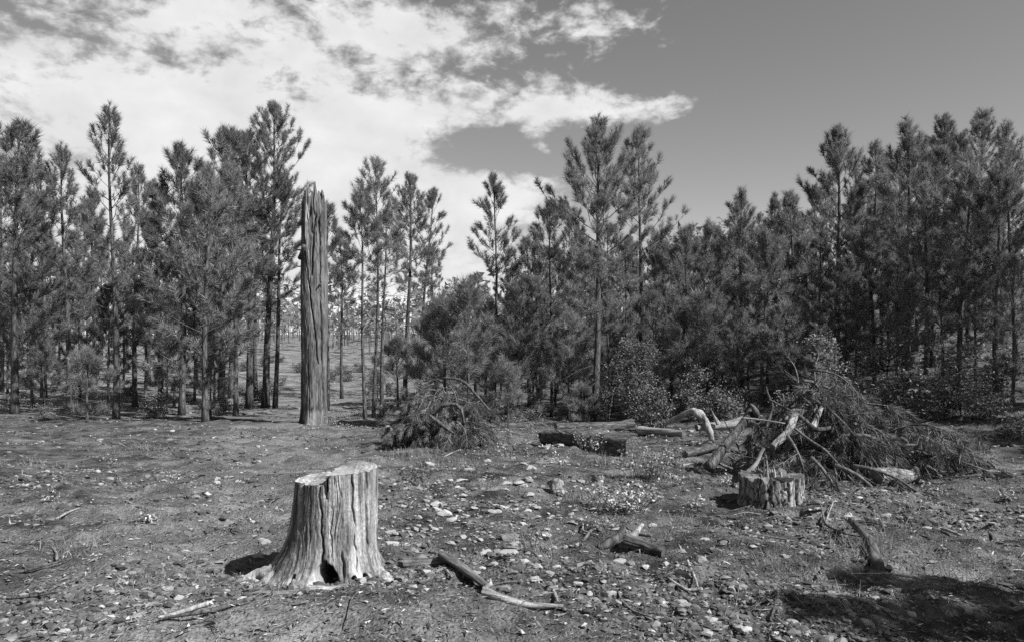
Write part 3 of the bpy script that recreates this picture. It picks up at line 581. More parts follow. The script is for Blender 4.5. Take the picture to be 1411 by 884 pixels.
# ------------------------------------------------------------------ broken snag
sb = G(433, 581); ND = sb.y; NU = ND/FPX
def snag_body(Hs):
    na, nz = 240, 260; th = np.arange(na)/na*2*PI; t = np.linspace(0, 1, nz); TH, TT = np.meshgrid(th, t); c = np.cos(TH); s_ = np.sin(TH)
    cx = np.cos(th); fr = -np.sin(th)
    # height of the break round the trunk, read off its outline (pixels above the base)
    prof = np.interp(cx, [-1, -.85, -.62, -.45, -.28, -.05, .15, .35, .55, .8, 1], [303, 308, 306, 322, 319, 321, 326, 324, 309, 307, 298])
    back = np.interp(cx, [-1, -.6, -.2, .1, .35, .7, 1], [296, 312, 300, 322, 312, 290, 284])
    pk = np.where(fr >= 0, prof, back)+3.5*fbm(np.stack([cx*9, fr*9, 0*cx], -1), 3, 8)+np.where(vnoise(np.stack([th*6, 0*th, 0*th], -1), 4) > .40, -13, 0)
    ztop = pk*NU
    Z = -.25+TT*(ztop[None]+.25); zn = np.clip(Z/Hs, 0, 1)
    R = NU*(17.2-.2*zn)+.05*np.exp(-np.maximum(Z, 0)/.3)*(1+fbm(np.stack([c*2, s_*2, 0*Z], -1), 2, 2))
    R = R+.018*fbm(np.stack([c*2.2, s_*2.2, Z*1.6], -1), 3, 171)+.010*fbm(np.stack([c*7, s_*7, Z*5], -1), 3, 173)
    wv = TH+.12*zn
    for fq, am, k in ((2, .022, 1), (9, .006, 2), (26, .003, 3), (60, .003, 4)):
        R = R+am*fbm(np.stack([np.cos(wv)*fq*.6, np.sin(wv)*fq*.6, Z*.25], -1), 2, 140+k)
    rot_shade = np.zeros_like(R); pale = np.zeros_like(R)
    def px2a(px, k=1): return 2*PI-math.acos(max(-.99, min(.99, (px-433)/16.3)))
    def crack(path, dp, w, rt=1.0):
        nonlocal R, rot_shade
        rows = [(581-p[1])*NU for p in path]; o_ = np.argsort(rows); ac = np.interp(Z, np.array(rows)[o_], np.array([px2a(p[0]) for p in path])[o_])+.02*np.sin(Z*9)+.012*np.sin(Z*23)
        m = np.exp(-(angd(TH, ac)/w)**2)*sstep(min(rows)-.1, min(rows)+.1, Z)*sstep(max(rows)+.1, max(rows)-.1, Z)
        R = R-dp*m; rot_shade = np.maximum(rot_shade, rt*np.clip(1.3*m-.4, 0, 1))
    crack([(424, 352), (428, 375), (431, 400), (434, 430), (438, 455), (440, 480), (442, 500)], .12, .045)
    crack([(444, 300), (445, 420), (447, 540)], .10, .05); crack([(446.5, 470), (447, 555)], .06, .05)
    crack([(420, 282), (421, 300)], .10, .10); crack([(420, 300), (423, 335), (425, 352)], .06, .05)
    crack([(439, 300), (436, 330), (435, 352), (434, 380)], .12, .06); crack([(428, 303), (432, 292)], .16, .13); crack([(442, 305), (443, 316)], .08, .05)
    crack([(434, 312), (434, 325)], .08, .1); crack([(437, 266), (436, 275), (437, 300)], .05, .04); crack([(427, 270), (427, 285)], .04, .04)
    for q in range(13):                                            # short drying checks and knots
        rq = np.random.default_rng(q+70); p0 = rq.uniform(418, 448); r0 = rq.uniform(290, 540); crack([(p0, r0), (p0+rq.uniform(-1, 1.5), r0+rq.uniform(15, 60))], rq.uniform(.02, .06), rq.uniform(.018, .04), .8)
    mot = fbm(np.stack([c*3.5, s_*3.5, Z*.9], -1), 4, 181); rot_shade = np.maximum(rot_shade, .6*sstep(.05, .5, mot)); rot_shade = np.maximum(rot_shade, .75*sstep(-.62, -.9, c))  # dark mottling, then the side away from the sun shaded in the colour
    # charred foot with a pale torn patch
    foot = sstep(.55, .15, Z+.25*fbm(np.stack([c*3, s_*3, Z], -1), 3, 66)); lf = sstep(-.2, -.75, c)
    rot_shade = np.maximum(rot_shade, foot*np.maximum(lf, .0)); ring = np.exp(-((Z-.42-.06*np.sin(TH*9))/.07)**2)*sstep(-.8, -.3, c); rot_shade = np.maximum(rot_shade, .85*ring*(fbm(np.stack([c*6, s_*6, Z*6], -1), 2, 44) > -.2))
    pale = .16*sstep(.40, .25, Z)*sstep(-.55, -.3, c)*sstep(.9, .5, c)
    pale = np.maximum(pale, .38*sstep(.45, .62, zn)*np.exp(-((TH-px2a(428))/.16)**2))
    V = np.stack([R*c, R*s_, Z], -1)
    # inside of the broken top
    inner = np.stack([V[-1, :, 0]*.80, V[-1, :, 1]*.80, V[-1, :, 2]-.10-.1*(fbm(np.stack([cx*9, fr*9, 0*cx+5], -1), 2, 3))], -1); deep = np.stack([V[-1, :, 0]*.6, V[-1, :, 1]*.6, np.full(na, ztop.min()-.5)], -1)
    V = np.concatenate([V.reshape(-1, 3), inner, deep]); nz2 = nz+2
    rot_shade = np.concatenate([rot_shade.reshape(-1), np.full(na, .3), np.full(na, .8)]); pale = np.concatenate([pale.reshape(-1), np.zeros(2*na)])
    I = np.arange(na*nz2).reshape(nz2, na); F = np.stack([I[:-1], np.roll(I, -1, 1)[:-1], np.roll(I, -1, 1)[1:], I[1:]], -1).reshape(-1, 4).tolist()+[list(range((nz2-1)*na, nz2*na))]
    me = bpy.data.meshes.new('snag_trunk'); me.from_pydata(V.tolist(), [], F); me.materials.append(M_SNAG)
    me.polygons.foreach_set('use_smooth', [True]*len(F))
    for nm, A in (('rot_shade', rot_shade), ('pale', pale)): me.attributes.new(nm, 'FLOAT', 'POINT').data.foreach_set('value', A.astype(np.float32))
    me.update(); return me
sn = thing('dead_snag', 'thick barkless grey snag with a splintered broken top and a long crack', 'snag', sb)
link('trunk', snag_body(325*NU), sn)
def snp(px, py, off): return np.array([(px-433)*NU, off, (581-py)*NU])
for pts, rad in [([snp(417, 358, -.30), snp(423, 350, -.50), snp(428, 343, -.66)], [.06, .05, .065]), ([snp(419, 346, -.1), snp(410, 345, -.15)], [.03, .012]), ([snp(419, 367, -.05), snp(407, 369, -.1)], [.02, .008]), ([snp(419, 310, -.1), snp(411, 308, -.2)], [.06, .03]),
                 ([snp(442, 396, -.25), snp(447, 393, -.42)], [.03, .015]), ([snp(419, 394, 0), snp(411, 393, -.05)], [.02, .008]), ([snp(447, 385, .0), snp(452, 380, -.05)], [.02, .01])]:
    B = MB(); B.add(*tube(pts, rad, 7, True, .15, 3)); link('branch_stub', B.mesh('branch_stub', M_BARK), sn)
for k in range(12):
    a = RND.uniform(0, 6.28); rr = 15*NU*RND.uniform(.6, .88); z0 = RND.uniform(298, 312)*NU; h_ = RND.uniform(.08, .22)
    B = MB(); p = np.array([rr*math.cos(a), rr*math.sin(a), z0]); B.add(*tube([p-[0, 0, .2], p+[0, 0, h_*.5], p+[RND.uniform(-.03, .03), RND.uniform(-.03, .03), h_]], [.06, .05, .012], 5, True)); link('splinter', B.mesh('splinter', M_GREYW, False), sn)

# ------------------------------------------------------------------ logs, limbs and sticks
def log(name, label, p0, p1, r0, r1, m=None, bend=0.0, group=None, ends=True, n=14, rough=.14, stubs=(), cat='log', endm=None, seed=None, bendaxis=0):
    p0 = Vector(p0); p1 = Vector(p1); d = p1-p0; L = d.length; seed = seed or RND.randint(1, 999); k = 14
    t = np.linspace(0, 1, k); path = np.zeros((k, 3)); path[:, 2] = t*L; path[:, bendaxis] = bend*L*np.sin(t*PI)
    path[:, 0] += .012*L*np.sin(t*7+seed); path[:, 1] += .012*L*np.sin(t*5+seed*2)
    rad = r0+(r1-r0)*t
    V, F = tube(path, rad, n, False, rough, seed, 8)
    o = thing(name, label, cat, p0, 0, group)
    q = Vector((0, 0, 1)).rotation_difference(d.normalized()); o.rotation_mode = 'QUATERNION'; o.rotation_quaternion = q
    B = MB(); B.add(V, F); lb = link('wood' if m is not M_BARK and m is not M_PLATE else 'bark', B.mesh('log_body', m or M_BARK), o)
    for e in (0, k-1):
        ring = V[e*n:(e+1)*n]; cen = ring.mean(0); nrm = -1 if e == 0 else 1
        pts = np.concatenate([ring, (cen+[0, 0, nrm*.004])[None]]); B = MB()
        B.add(pts, [((j+1) % n, j, n) if e == 0 else (j, (j+1) % n, n) for j in range(n)]); link('log_end', B.mesh('log_end', endm or M_CUTD, False), lb)
    for (f, a, ln, rr) in stubs:
        i = int(f*(k-1)); c0 = path[i]; h = np.array([math.cos(a), math.sin(a), .35]); h /= np.linalg.norm(h)
        B = MB(); B.add(*tube([c0+h*rad[i]*.6, c0+h*(rad[i]+ln*.5)+[0, 0, .02], c0+h*(rad[i]+ln)], [rr, rr*.8, rr*.35], 7, True, .15, seed)); link('branch_stub', B.mesh('branch_stub', m or M_BARK), lb)
    return o
def poly_branch(name, label, pts, rad, m, group=None, n=9, rough=.28, cat='branch'):
    pts = [Vector(p) for p in pts]; o = tag(bpy.data.objects.new(name, None), label, cat, group) if False else None
    b = pts[0]; P = np.array([list(p-b) for p in pts]); k = 6
    tt = np.linspace(0, len(P)-1, (len(P)-1)*k+1); S = np.stack([np.interp(tt, range(len(P)), P[:, i]) for i in range(3)], -1)
    for _ in range(2): S[1:-1] = (S[:-2]+2*S[1:-1]+S[2:])/4
    R = np.interp(tt, range(len(P)), rad); B = MB(); B.add(*tube(S, R, n, True, rough, RND.randint(1, 99)))
    o = link(name, B.mesh(name, m)); o.location = b; return tag(o, label, cat, group)
def wpx(pxw, d): return pxw/FPX*d/2

# foreground root wood below the stump
a, b = G(614, 778), G(678, 816); sl_ = log('driftwood_log', 'split tapering slab of grey wood lying beside the foreground bank', a+Vector((0, 0, .05)), b+Vector((0, 0, .02)), .050, .030, M_GREYW, .02, n=16, rough=.35); sl_.scale = (1.25, .6, 1)
a, b = G(664, 821), G(776, 842); log('driftwood_log', 'long pale weathered stick on the soil below the split slab', a+Vector((0, 0, .02)), b+Vector((0, 0, .012)), .026, .012, M_DRIFT, .03, n=12, rough=.25, stubs=[(.05, 2.2, .06, .018)])
a, b = G(556, 781), G(618, 777); log('driftwood_log', 'thick half-buried log butting against the split slab', a+Vector((0, 0, .01)), b+Vector((0, 0, .03)), .035, .036, M_GREYW, .02, n=14, rough=.25)
a, b = G(352, 821), G(425, 817); log('driftwood_log', 'bleached thin stick lying in front of the stump roots', a+Vector((0, 0, .012)), b+Vector((0, 0, .016)), .010, .018, M_DRIFT, .03, n=9, rough=.25)
a, b = G(425, 813), G(470, 812); log('driftwood_log', 'short pale sliver of wood at the hollow of the stump', a+Vector((0, 0, .012)), b+Vector((0, 0, .02)), .022, .010, M_DRIFT, .05, n=9, rough=.25)
# dark forked chunk
a, b = G(862, 757), G(914, 768); log('forked_log', 'dark charred log chunk with a pale fork on the bare soil', a+Vector((0, 0, .06)), b+Vector((0, 0, .035)), .052, .036, M_BARK, .02, n=14, rough=.2)
c0 = G(864, 757)+Vector((0, 0, .06)); poly_branch('root_fork', 'pale broken fork standing up from the dark charred log chunk', [c0, c0+Vector((.07, .10, .03)), c0+Vector((.15, .22, .07))], [.034, .026, .014], M_DRIFT, cat='wood')
c1 = G(832, 757); poly_branch('root_fragment', 'dark gnarled root fragment next to the charred log chunk', [c1+Vector((-.04, 0, .0)), c1+Vector((.07, .05, .04)), c1+Vector((.14, .12, .08)), c1+Vector((.17, .16, .15))], [.03, .045, .03, .006], M_BARK, cat='wood')
# shaded limb and twig on the right
a, b = G(1174, 728), G(1212, 786); log('fallen_limb', 'dark bent limb lying in the shade beyond the low stump', a+Vector((0, 0, .07)), b+Vector((0, 0, .03)), .024, .042, M_BARK, .04, n=10, rough=.2, cat='branch', bendaxis=1)
g_ = [G(1112, 699), G(1131, 706), G(1137, 729), G(1163, 740), G(1192, 745)]; poly_branch('twig', 'thin curved twig arching from the low stump to the shaded limb', [g_[0]+Vector((0, 0, .03)), g_[1]+Vector((0, 0, .09)), g_[2]+Vector((0, 0, .04)), g_[3]+Vector((0, 0, .03)), g_[4]+Vector((0, 0, .03))], [.006, .009, .011, .009, .006], M_GREYW)
a, b = G(1137, 727), G(1141, 698); poly_branch('twig', 'short pale forked twig beside the thin curved one', [a+Vector((0, 0, .02)), a+Vector((.08, .15, .05)), b+Vector((0.05, 0, .05))], [.006, .006, .004], M_DRIFT)
# logs lying across the middle ground
a, b = G(874, 629), G(752, 613); a.z += .15; b.z += .13
log('fallen_log', 'large dark fallen log with its round sawn end showing', a, b, .185, .14, M_BARK, .015, n=24, rough=.24, endm=M_BARK, stubs=[(.3, 1.2, .15, .03), (.7, 4.2, .2, .025)])
a, b = G(880, 600), G(942, 603); log('fallen_log', 'pale peeled log lying behind the large dark one', a+Vector((0, 0, .12)), b+Vector((0, 0, .10)), .10, .08, M_DRIFT, .02, n=16, rough=.12)
a, b = G(765, 592), G(872, 588); log('fallen_log', 'long low dark log beyond the large fallen one', a+Vector((0, 0, .08)), b+Vector((0, 0, .10)), .09, .12, M_BARK, .02, n=14)
a, b = G(945, 631), G(984, 622); log('fallen_log', 'short dark log with a dull cut end under the leaning timber', a+Vector((0, 0, .06)), b+Vector((0, 0, .08)), .055, .06, M_BARK, 0, n=14)
a, b = G(941, 641), G(970, 639); log('split_stick', 'bright split stick lying in front of the leaning timber', a+Vector((0, 0, .012)), b+Vector((0, 0, .02)), .02, .016, M_DRIFT, .02, n=8, rough=.2)
a, b = G(948, 648), G(988, 655); log('split_stick', 'low dull stick on the soil below the bright split one', a+Vector((0, 0, .01)), b+Vector((0, 0, .015)), .016, .012, M_GREYW, .03, n=8)
bl = G(990, 622).y+1.2
log('bleached_log', 'thick bleached barkless log with an upright broken spur', AT(960, 589, bl), AT(1026, 579, bl+.3), .06, .10, M_DRIFT, .02, n=20, rough=.2)
poly_branch('bleached_spur', 'upright broken spur on the bleached log', [AT(990, 584, bl-.02), AT(984, 573, bl), AT(979, 561, bl)], [.045, .022, .006], M_DRIFT, cat='wood')
poly_branch('arched_root', 'arched bleached root curving over the dark hollow', [AT(919, 583, bl+.6), AT(932, 575, bl+.4), AT(944, 569, bl+.2), AT(955, 565, bl+.1), AT(965, 571, bl), AT(971, 580, bl), AT(978, 594, bl-.1), AT(981, 606, bl-.1)], [.03, .045, .05, .06, .07, .06, .065, .04], M_DRIFT, cat='root', n=16, rough=.4)
poly_branch('leaning_timber', 'dark pole leaning from the ground up into the slash pile', [AT(976, 645, 9.7), AT(1000, 612, 9.9), AT(1036, 568, 10.3), AT(1042, 558, 10.4)], [.07, .06, .055, .05], M_BARK, cat='log', n=12)
poly_branch('broken_limb', 'pale knobbly limb end poking up behind the leaning pole', [AT(1044, 580, 10.3), AT(1041, 566, 10.2), AT(1034, 556, 10.15)], [.03, .045, .010], M_GREYW, n=9)
a = AT(1066, 616, 8.9); b = AT(1097, 572, 9.5); log('cut_limb', 'short thick flaky limb resting on the slash pile', a, b, .040, .055, M_PLATE, .02, n=14, rough=.22)
a = AT(1119, 588, 9.3); b = AT(1137, 547, 9.6); log('cut_limb', 'bright broken limb sticking up from the top of the slash pile', a, b, .042, .022, M_DRIFT, .02, n=12, rough=.25)
poly_branch('cut_limb', 'curved dark bough lying across the top of the slash pile', [AT(1060, 550, 9.9), AT(1085, 563, 9.7), AT(1105, 575, 9.4), AT(1122, 592, 9.2), AT(1142, 591, 9.2), AT(1160, 575, 9.3)], [.010, .016, .025, .034, .022, .008], M_BARK)
poly_branch('cut_limb', 'long thin branch sloping down the sunny face of the slash pile', [AT(1095, 590, 9.2), AT(1118, 607, 8.9), AT(1138, 620, 8.7), AT(1156, 640, 8.5), AT(1175, 662, 8.3)], [.016, .016, .014, .012, .006], M_GREYW)
poly_branch('cut_limb', 'straight pale stick bridging the leaning pole and the flaky limb', [AT(1022, 575, 9.7), AT(1050, 578, 9.6), AT(1082, 583, 9.4)], [.012, .013, .011], M_DRIFT, n=7)
poly_branch('cut_limb', 'thin stick hooked over the dark gap left of the low stump', [AT(998, 618, 9.0), AT(1015, 627, 8.8), AT(1043, 631, 8.6)], [.006, .008, .006], M_GREYW, n=6)
a = AT(1030, 652, 8.4); b = AT(1053, 617, 8.8); log('cut_limb', 'short pale pole leaning behind the low stump', a, b, .030, .018, M_GREYW, .02, n=10)
poly_branch('cut_limb', 'dark forked limb rising to the crest of the slash pile', [AT(1055, 590, 9.9), AT(1066, 560, 10.0), AT(1057, 540, 10.0), AT(1056, 532, 10.0)], [.02, .016, .012, .006], M_GREYW)
poly_branch('cut_limb', 'arched twig above the needles on the far side of the slash pile', [AT(1140, 590, 9.4), AT(1160, 574, 9.3), AT(1185, 569, 9.2), AT(1204, 568, 9.2)], [.01, .01, .008, .004], M_GREYW, n=6)
a, b = G(1205, 668), G(1260, 664); log('fallen_log', 'pale chunk of old log at the far foot of the slash pile', a+Vector((0, 0, .09)), b+Vector((0, 0, .10)), .10, .085, M_PLATE, .02, n=14, rough=.3)

# ------------------------------------------------------------------ low stump with flaking bark and hinge splinters
ld = G(1062, 697).y+.30; lx = (1062-CX)/FPX*ld; LU = ld/FPX
ls = thing('tree_stump', 'low round stump with flaking bark and upright splinters, in front of the slash pile', 'stump', (lx, ld, gz(lx, ld)))
na, nz = 260, 50; th = np.arange(na)/na*2*PI; TH, TT = np.meshgrid(th, np.linspace(0, 1, nz)); c = np.cos(TH); s_ = np.sin(TH)
zt = .31+.04*fbm(np.stack([np.cos(th)*5, np.sin(th)*5, 0*th], -1), 4, 3); Z = -.12+TT*(zt+.12)
R = 44*LU+.03*np.exp(-np.maximum(Z, 0)/.08)+.02*fbm(np.stack([c*1.6, s_*1.6, Z], -1), 2, 5)
pl = np.abs(fbm(np.stack([c*5.5, s_*5.5, Z*3.2], -1), 3, 8)); R = R-.05*np.exp(-(pl/.07)**2)+.012*fbm(np.stack([c*11, s_*11, Z*9], -1), 3, 18)
R = R-.06*np.exp(-(angd(TH, math.radians(301))/.075)**2)-.05*np.exp(-(angd(TH, math.radians(326))/.05)**2)
V = np.stack([R*c, R*s_, Z], -1); I = np.arange(na*nz).reshape(nz, na); F = np.stack([I[:-1], np.roll(I, -1, 1)[:-1], np.roll(I, -1, 1)[1:], I[1:]], -1).reshape(-1, 4)
B = MB(); B.add(V, F.tolist()); link('bark', B.mesh('bark', M_PLATE), ls)
B = MB(); ring = V[-1]*[.94, .94, 1]-[0, 0, .006]; B.add(np.concatenate([V[-1], ring, [[0, 0, .30]]]), [(i, (i+1) % na, na+(i+1) % na, na+i) for i in range(na)]+[(na+i, na+(i+1) % na, 2*na) for i in range(na)])
lst = link('sawn_top', B.mesh('sawn_top', M_CUTD, False), ls)
for px, h_, w_ in [(1056, .07, .02), (1061, .05, .018), (1049, .13, .006), (1052, .21, .007), (1054, .06, .016), (1059, .12, .008), (1064, .08, .016), (1068, .05, .02), (1073, .06, .012), (1078, .05, .012), (1044, .04, .012), (1083, .03, .01)]:
    p = np.array([(px-1062)*LU, RND.uniform(-.12, .12), .28]); B = MB()
    h_ *= 1.35; B.add(*tube([p, p+[0, 0, h_*.6], p+[RND.uniform(-.01, .01), 0, h_+.02]], [w_*1.3, w_, .001], 5)); link('splinter', B.mesh('splinter', M_DRIFT, False), lst)

# ------------------------------------------------------------------ cut boughs heaped in the two piles
def bough(seed, L, droop, K=95):
    r = np.random.default_rng(seed); B = MB(); bP = []; bD = []; bS = []
    t = np.linspace(0, 1, 8); p = np.stack([L*t*(1-.15*droop*t), .06*L*np.sin(t*4+seed), .10*L*np.sin(t*2.2)-droop*L*t**2], -1)
    B.add(*tube(p, np.linspace(.026, .006, 8), 6, True, .2, seed))
    for j in range(int(L/.072)):
        f = r.uniform(.15, 1); i = min(6, int(f*7)); g = f*7-i; q = p[i]*(1-g)+p[i+1]*g; bd = p[i+1]-p[i]; bd /= np.linalg.norm(bd)
        d = bd*.8+np.array([0, r.normal()*.7, r.normal()*.4-.35]); d /= np.linalg.norm(d); e2 = q+d*r.uniform(.12, .46)*(1.1-.5*f)
        B.add(*tube([q, (q+e2)/2+[0, 0, .015], e2], [.006, .005, .003], 3, False)); bP.append(e2); bD.append(d*.8+[0, 0, -.75]); bS.append(r.uniform(.8, 1.1))
    bP.append(p[-1]); bD.append(p[-1]-p[-2]); bS.append(1.1)
    return B.mesh('bough_stem', M_GREYW), tri_mesh('bough_needles', brushes(np.array(bP), np.array(bD), np.array(bS), K, .0085, .165, r), M_DRYN)
M_DRYN2 = leafy('brown_pine_needles', [(0, .04), (.5, .09), (1, .22)], .2, var=(.4, 1.5))
BO = [bough(500+i, l, dr) for i, (l, dr) in enumerate([(1.0, .6), (.8, .8), (1.15, .4), (.65, .9), (.95, .25)])]
for i in (0, 2, 4): BO[i][1].materials[0] = M_DRYN2
def heap(n, c, rx, ry, h, label, group, seed, tw=0.0, scale=1.0, amax=PI, ks=(0, 1, 2, 3, 4)):
    r = np.random.default_rng(seed)
    for i in range(n):
        a = r.uniform(-amax, amax)-(.35 if amax < 3 else 0); u = r.random()**.7; hx = math.cos(a)*rx*u*.75; hy = math.sin(a)*ry*u*.75
        x_, y_ = c.x+hx, c.y+hy; top = h*(1-u**1.25)*r.uniform(.45, 1.0)
        o = thing('pine_bough', label, 'bough', (x_, y_, gz(x_, y_)+top+.05), 0, group)
        pitch = r.normal()*.25-.1+(.35 if u < .35 else 0)+.25*u
        o.rotation_euler = (r.normal()*.4, pitch, a+r.normal()*.55+tw); s = scale*r.uniform(.6, 1.0); o.scale = (s, s, s)
        k = ks[int(r.integers(0, len(ks)))]; link('stem', BO[k][0], o); link('needles', BO[k][1], o)
def sticks(n, c, rx, ry, h, label, group, seed, mats, lmin=.4, lmax=1.3, rmax=.03):
    r = np.random.default_rng(seed)
    for i in range(n):
        a = r.uniform(0, 6.28); u = r.random()**.6; x_, y_ = c.x+math.cos(a)*rx*u*.8, c.y+math.sin(a)*ry*u*.8; z_ = gz(x_, y_)+.04+h*(1-u**1.3)*r.uniform(.2, 1.0)
        dr = np.array([r.normal(), r.normal(), r.normal()*.55]); dr /= np.linalg.norm(dr); L = r.uniform(lmin, lmax); p = np.array([x_, y_, z_]); q = dr*L/2
        A = p-q; Bp = p+q
        for e in (A, Bp): e[2] = max(e[2], gz(e[0], e[1])+.01)
        R0 = r.uniform(.006, rmax); mid = p+r.normal(size=3)*.05*L
        poly_branch('stick', label, [A, mid, Bp], [R0, R0*.85, R0*.5], mats[int(r.integers(0, len(mats)))], group, n=6)
pr = G(1118, 662)+Vector((.05, .75, 0))
heap(56, pr+Vector((.1, 0, 0)), 1.05, .7, 1.65, 'cut pine bough drooping with needles in the tall slash pile behind the low stump', 'boughs of the tall slash pile', 5, amax=1.75, ks=(0, 2, 4, 0, 2, 1, 3))
heap(54, pr+Vector((1.0, -.05, 0)), .95, .6, .85, 'cut pine bough trailing over the far flank of the tall slash pile', 'boughs on the flank of the tall slash pile', 15, ks=(0, 2, 4, 2, 1))
heap(3, pr+Vector((-.55, .3, -.05)), .4, .4, .35, 'cut pine bough in the dark gap under the leaning pole', 'boughs under the leaning pole', 25)
sticks(90, pr+Vector((.25, -.1, 0)), 1.5, .75, 1.3, 'bare stick tangled in the tall slash pile behind the low stump', 'sticks of the tall slash pile', 6, [M_GREYW, M_BARK, M_BARK, M_BARK, M_GREYW], .25, 1.1, .032)
for px, py, d, a, pit, s, k in [(1105, 555, 10.0, 1.9, -1.25, .75, 4), (1128, 560, 10.0, 1.2, -1.35, .7, 2), (1090, 600, 8.9, -1.5, .6, .9, 1), (1120, 630, 8.6, -1.2, .5, .9, 0), (1150, 640, 8.5, -.5, .4, 1.0, 0), (1175, 640, 8.5, -.4, .3, 1.0, 2), (1160, 600, 9.2, .1, 0, 1, 0)]:
    p = AT(px, py, d); o = thing('pine_bough', 'long cut bough reaching out of the crown of the tall slash pile', 'bough', p, 0, 'long boughs crowning the tall slash pile'); o.rotation_euler = (0, pit, a); o.scale = (s, s, s); link('stem', BO[k][0], o); link('needles', BO[k][1], o)
pl_ = G(602, 616)+Vector((0, .75, 0))
heap(120, pl_, .78, .5, 1.3, 'cut pine bough heaped in the rounded brush pile under the leaning pine', 'boughs of the rounded brush pile', 7, scale=.78, ks=(0, 1, 3, 1, 3, 2))
sticks(46, pl_, .95, .6, 1.25, 'crooked bare stick in the rounded brush pile under the leaning pine', 'sticks of the rounded brush pile', 8, [M_GREYW, M_GREYW, M_BARK, M_DRIFT], rmax=.035)
bd_ = pl_.y-.75
a = G(640, 616); log('broken_post', 'pale broken upright limb at the foot of the rounded brush pile', a-Vector((0, 0, .05)), AT(632, 580, a.y+.1), .07, .05, M_DRIFT, .03, n=10, rough=.3, cat='branch')
poly_branch('crooked_limb', 'crooked thick limb arching over the dark hollow of the brush pile', [AT(598, 568, bd_+.1), AT(612, 557, bd_+.05), AT(628, 556, bd_), AT(636, 563, bd_), AT(639, 584, bd_+.1)], [.025, .04, .03, .038, .02], M_BARK, rough=.35)
poly_branch('crooked_limb', 'crooked limb running up the top of the rounded brush pile', [AT(610, 520, bd_+.7), AT(632, 522, bd_+.5), AT(645, 530, bd_+.4), AT(660, 548, bd_+.3), AT(676, 566, bd_+.2)], [.015, .025, .03, .022, .012], M_BARK, rough=.35)
poly_branch('crooked_limb', 'dark limb propped against the front of the brush pile', [AT(592, 572, bd_), AT(608, 584, bd_-.1), AT(624, 596, bd_-.15)], [.03, .035, .02], M_BARK, rough=.3)
r = np.random.default_rng(99)
for i in range(60):
    g0 = G(r.uniform(40, 1400), 610+270*r.random()**1.3); a = r.uniform(0, 6.28); L = r.uniform(.12, .5); e = Vector((math.cos(a)*L, math.sin(a)*L, 0)); q = [g0-e*.5, g0+Vector((r.normal()*.03, r.normal()*.03, 0)), g0+e*.5]
    for p in q: p.z = gz(p.x, p.y)+r.uniform(.008, .03)
    rr = r.uniform(.004, .014); poly_branch('stick', 'short bare stick lying loose on the soil of the clearing', q, [rr, rr*.9, rr*.5], [M_GREYW, M_BARK, M_DRIFT][i % 3], 'loose sticks on the clearing', n=6, rough=.25)
# low slash thrown about on the shaded slope
for i, (px, py) in enumerate([(1190, 600), (1225, 585), (1210, 560), (1170, 570), (1260, 620), (1300, 600), (1340, 640), (1280, 565), (1375, 600), (1240, 640)]):
    g0 = G(px, py)
    for k in range(4):
        p = g0+Vector((RND.uniform(-.5, .5), RND.uniform(-.5, .5), 0)); p.z = gz(p.x, p.y)+RND.uniform(.05, .22)
        o = thing('pine_bough', 'scattered cut bough on the shaded slope past the slash pile', 'bough', p, 0, 'boughs scattered on the shaded slope'); o.rotation_euler = (RND.uniform(-.4, .4), RND.uniform(-.3, .25), RND.uniform(0, 6.28)); s = RND.uniform(.6, 1.0); o.scale = (s, s, s)
        q = RND.randint(0, 4); link('stem', BO[q][0], o); link('needles', BO[q][1], o)

# ------------------------------------------------------------------ broadleaf oaks and pale weeds
def leaves(P, r, size, asp=.55):
    n = len(P); nrm = r.normal(size=(n, 3)); nrm[:, 2] = np.abs(nrm[:, 2])+.3; u = np.cross(nrm, r.normal(size=(n, 3))); u /= np.linalg.norm(u, axis=1)[:, None]; v = np.cross(nrm, u); v /= np.linalg.norm(v, axis=1)[:, None]
    s = (size*r.uniform(.6, 1.2, n))[:, None]
    return np.stack([P-u*s, P-v*s*asp+u*s*.1, P+u*s, P+v*s*asp+u*s*.1], 1)
def oak(name, label, base, H, R, seed, nleaf=4200, size=.034, low=.15, cat='oak tree', group=None):
    r = np.random.default_rng(seed); B = MB(); t = thing(name, label, cat, base, 0, group); P = []
    k = 8; tt = np.linspace(0, 1, k); path = np.stack([.06*H*np.sin(tt*3+seed), .05*H*np.sin(tt*4), tt*H*.92-.05], -1); B.add(*tube(path, np.linspace(.02*H*.6, .006, k), 8, True, .1, seed))
    for i in range(24):
        f = r.uniform(low, 1); j = min(k-2, int(f*(k-1))); p0 = path[j]; a = r.uniform(0, 6.28); L = R*r.uniform(.4, 1)*(1-.5*max(0, f-.6)/.4); e2 = p0+np.array([math.cos(a)*L, math.sin(a)*L, L*r.uniform(.1, .7)])
        B.add(*tube([p0, (p0+e2)/2+r.normal(size=3)*.05*L, e2], [.012, .009, .004], 4, False)); m = nleaf//24; c_ = p0+(e2-p0)*r.uniform(.45, 1.05, (m, 1)); P.append(c_+r.normal(size=(m, 3))*R*.17)
    link('trunk', B.mesh('oak_trunk', M_BARK), t); link('crown', tri_mesh('oak_crown', leaves(np.concatenate(P), r, size), M_OAK, 4), t); return t
def oakpx(px, d, ty, hw, label, seed, **k):
    x_ = (px-CX)/FPX*d; z_ = gz(x_, d); oak('oak_tree', label, (x_, d, z_-.02), AT(px, ty, d).z-z_, hw/FPX*d, seed, **k)
oakpx(877, 19.5, 425, 36, 'bright-leaved young oak glittering in front of the airy tall pine', 1)
oakpx(1138, 15.5, 442, 40, 'leafy oak behind the crest of the slash pile', 2, nleaf=4600)
oakpx(962, 19.5, 490, 30, 'small oak sapling behind the bleached log', 3, nleaf=2400)
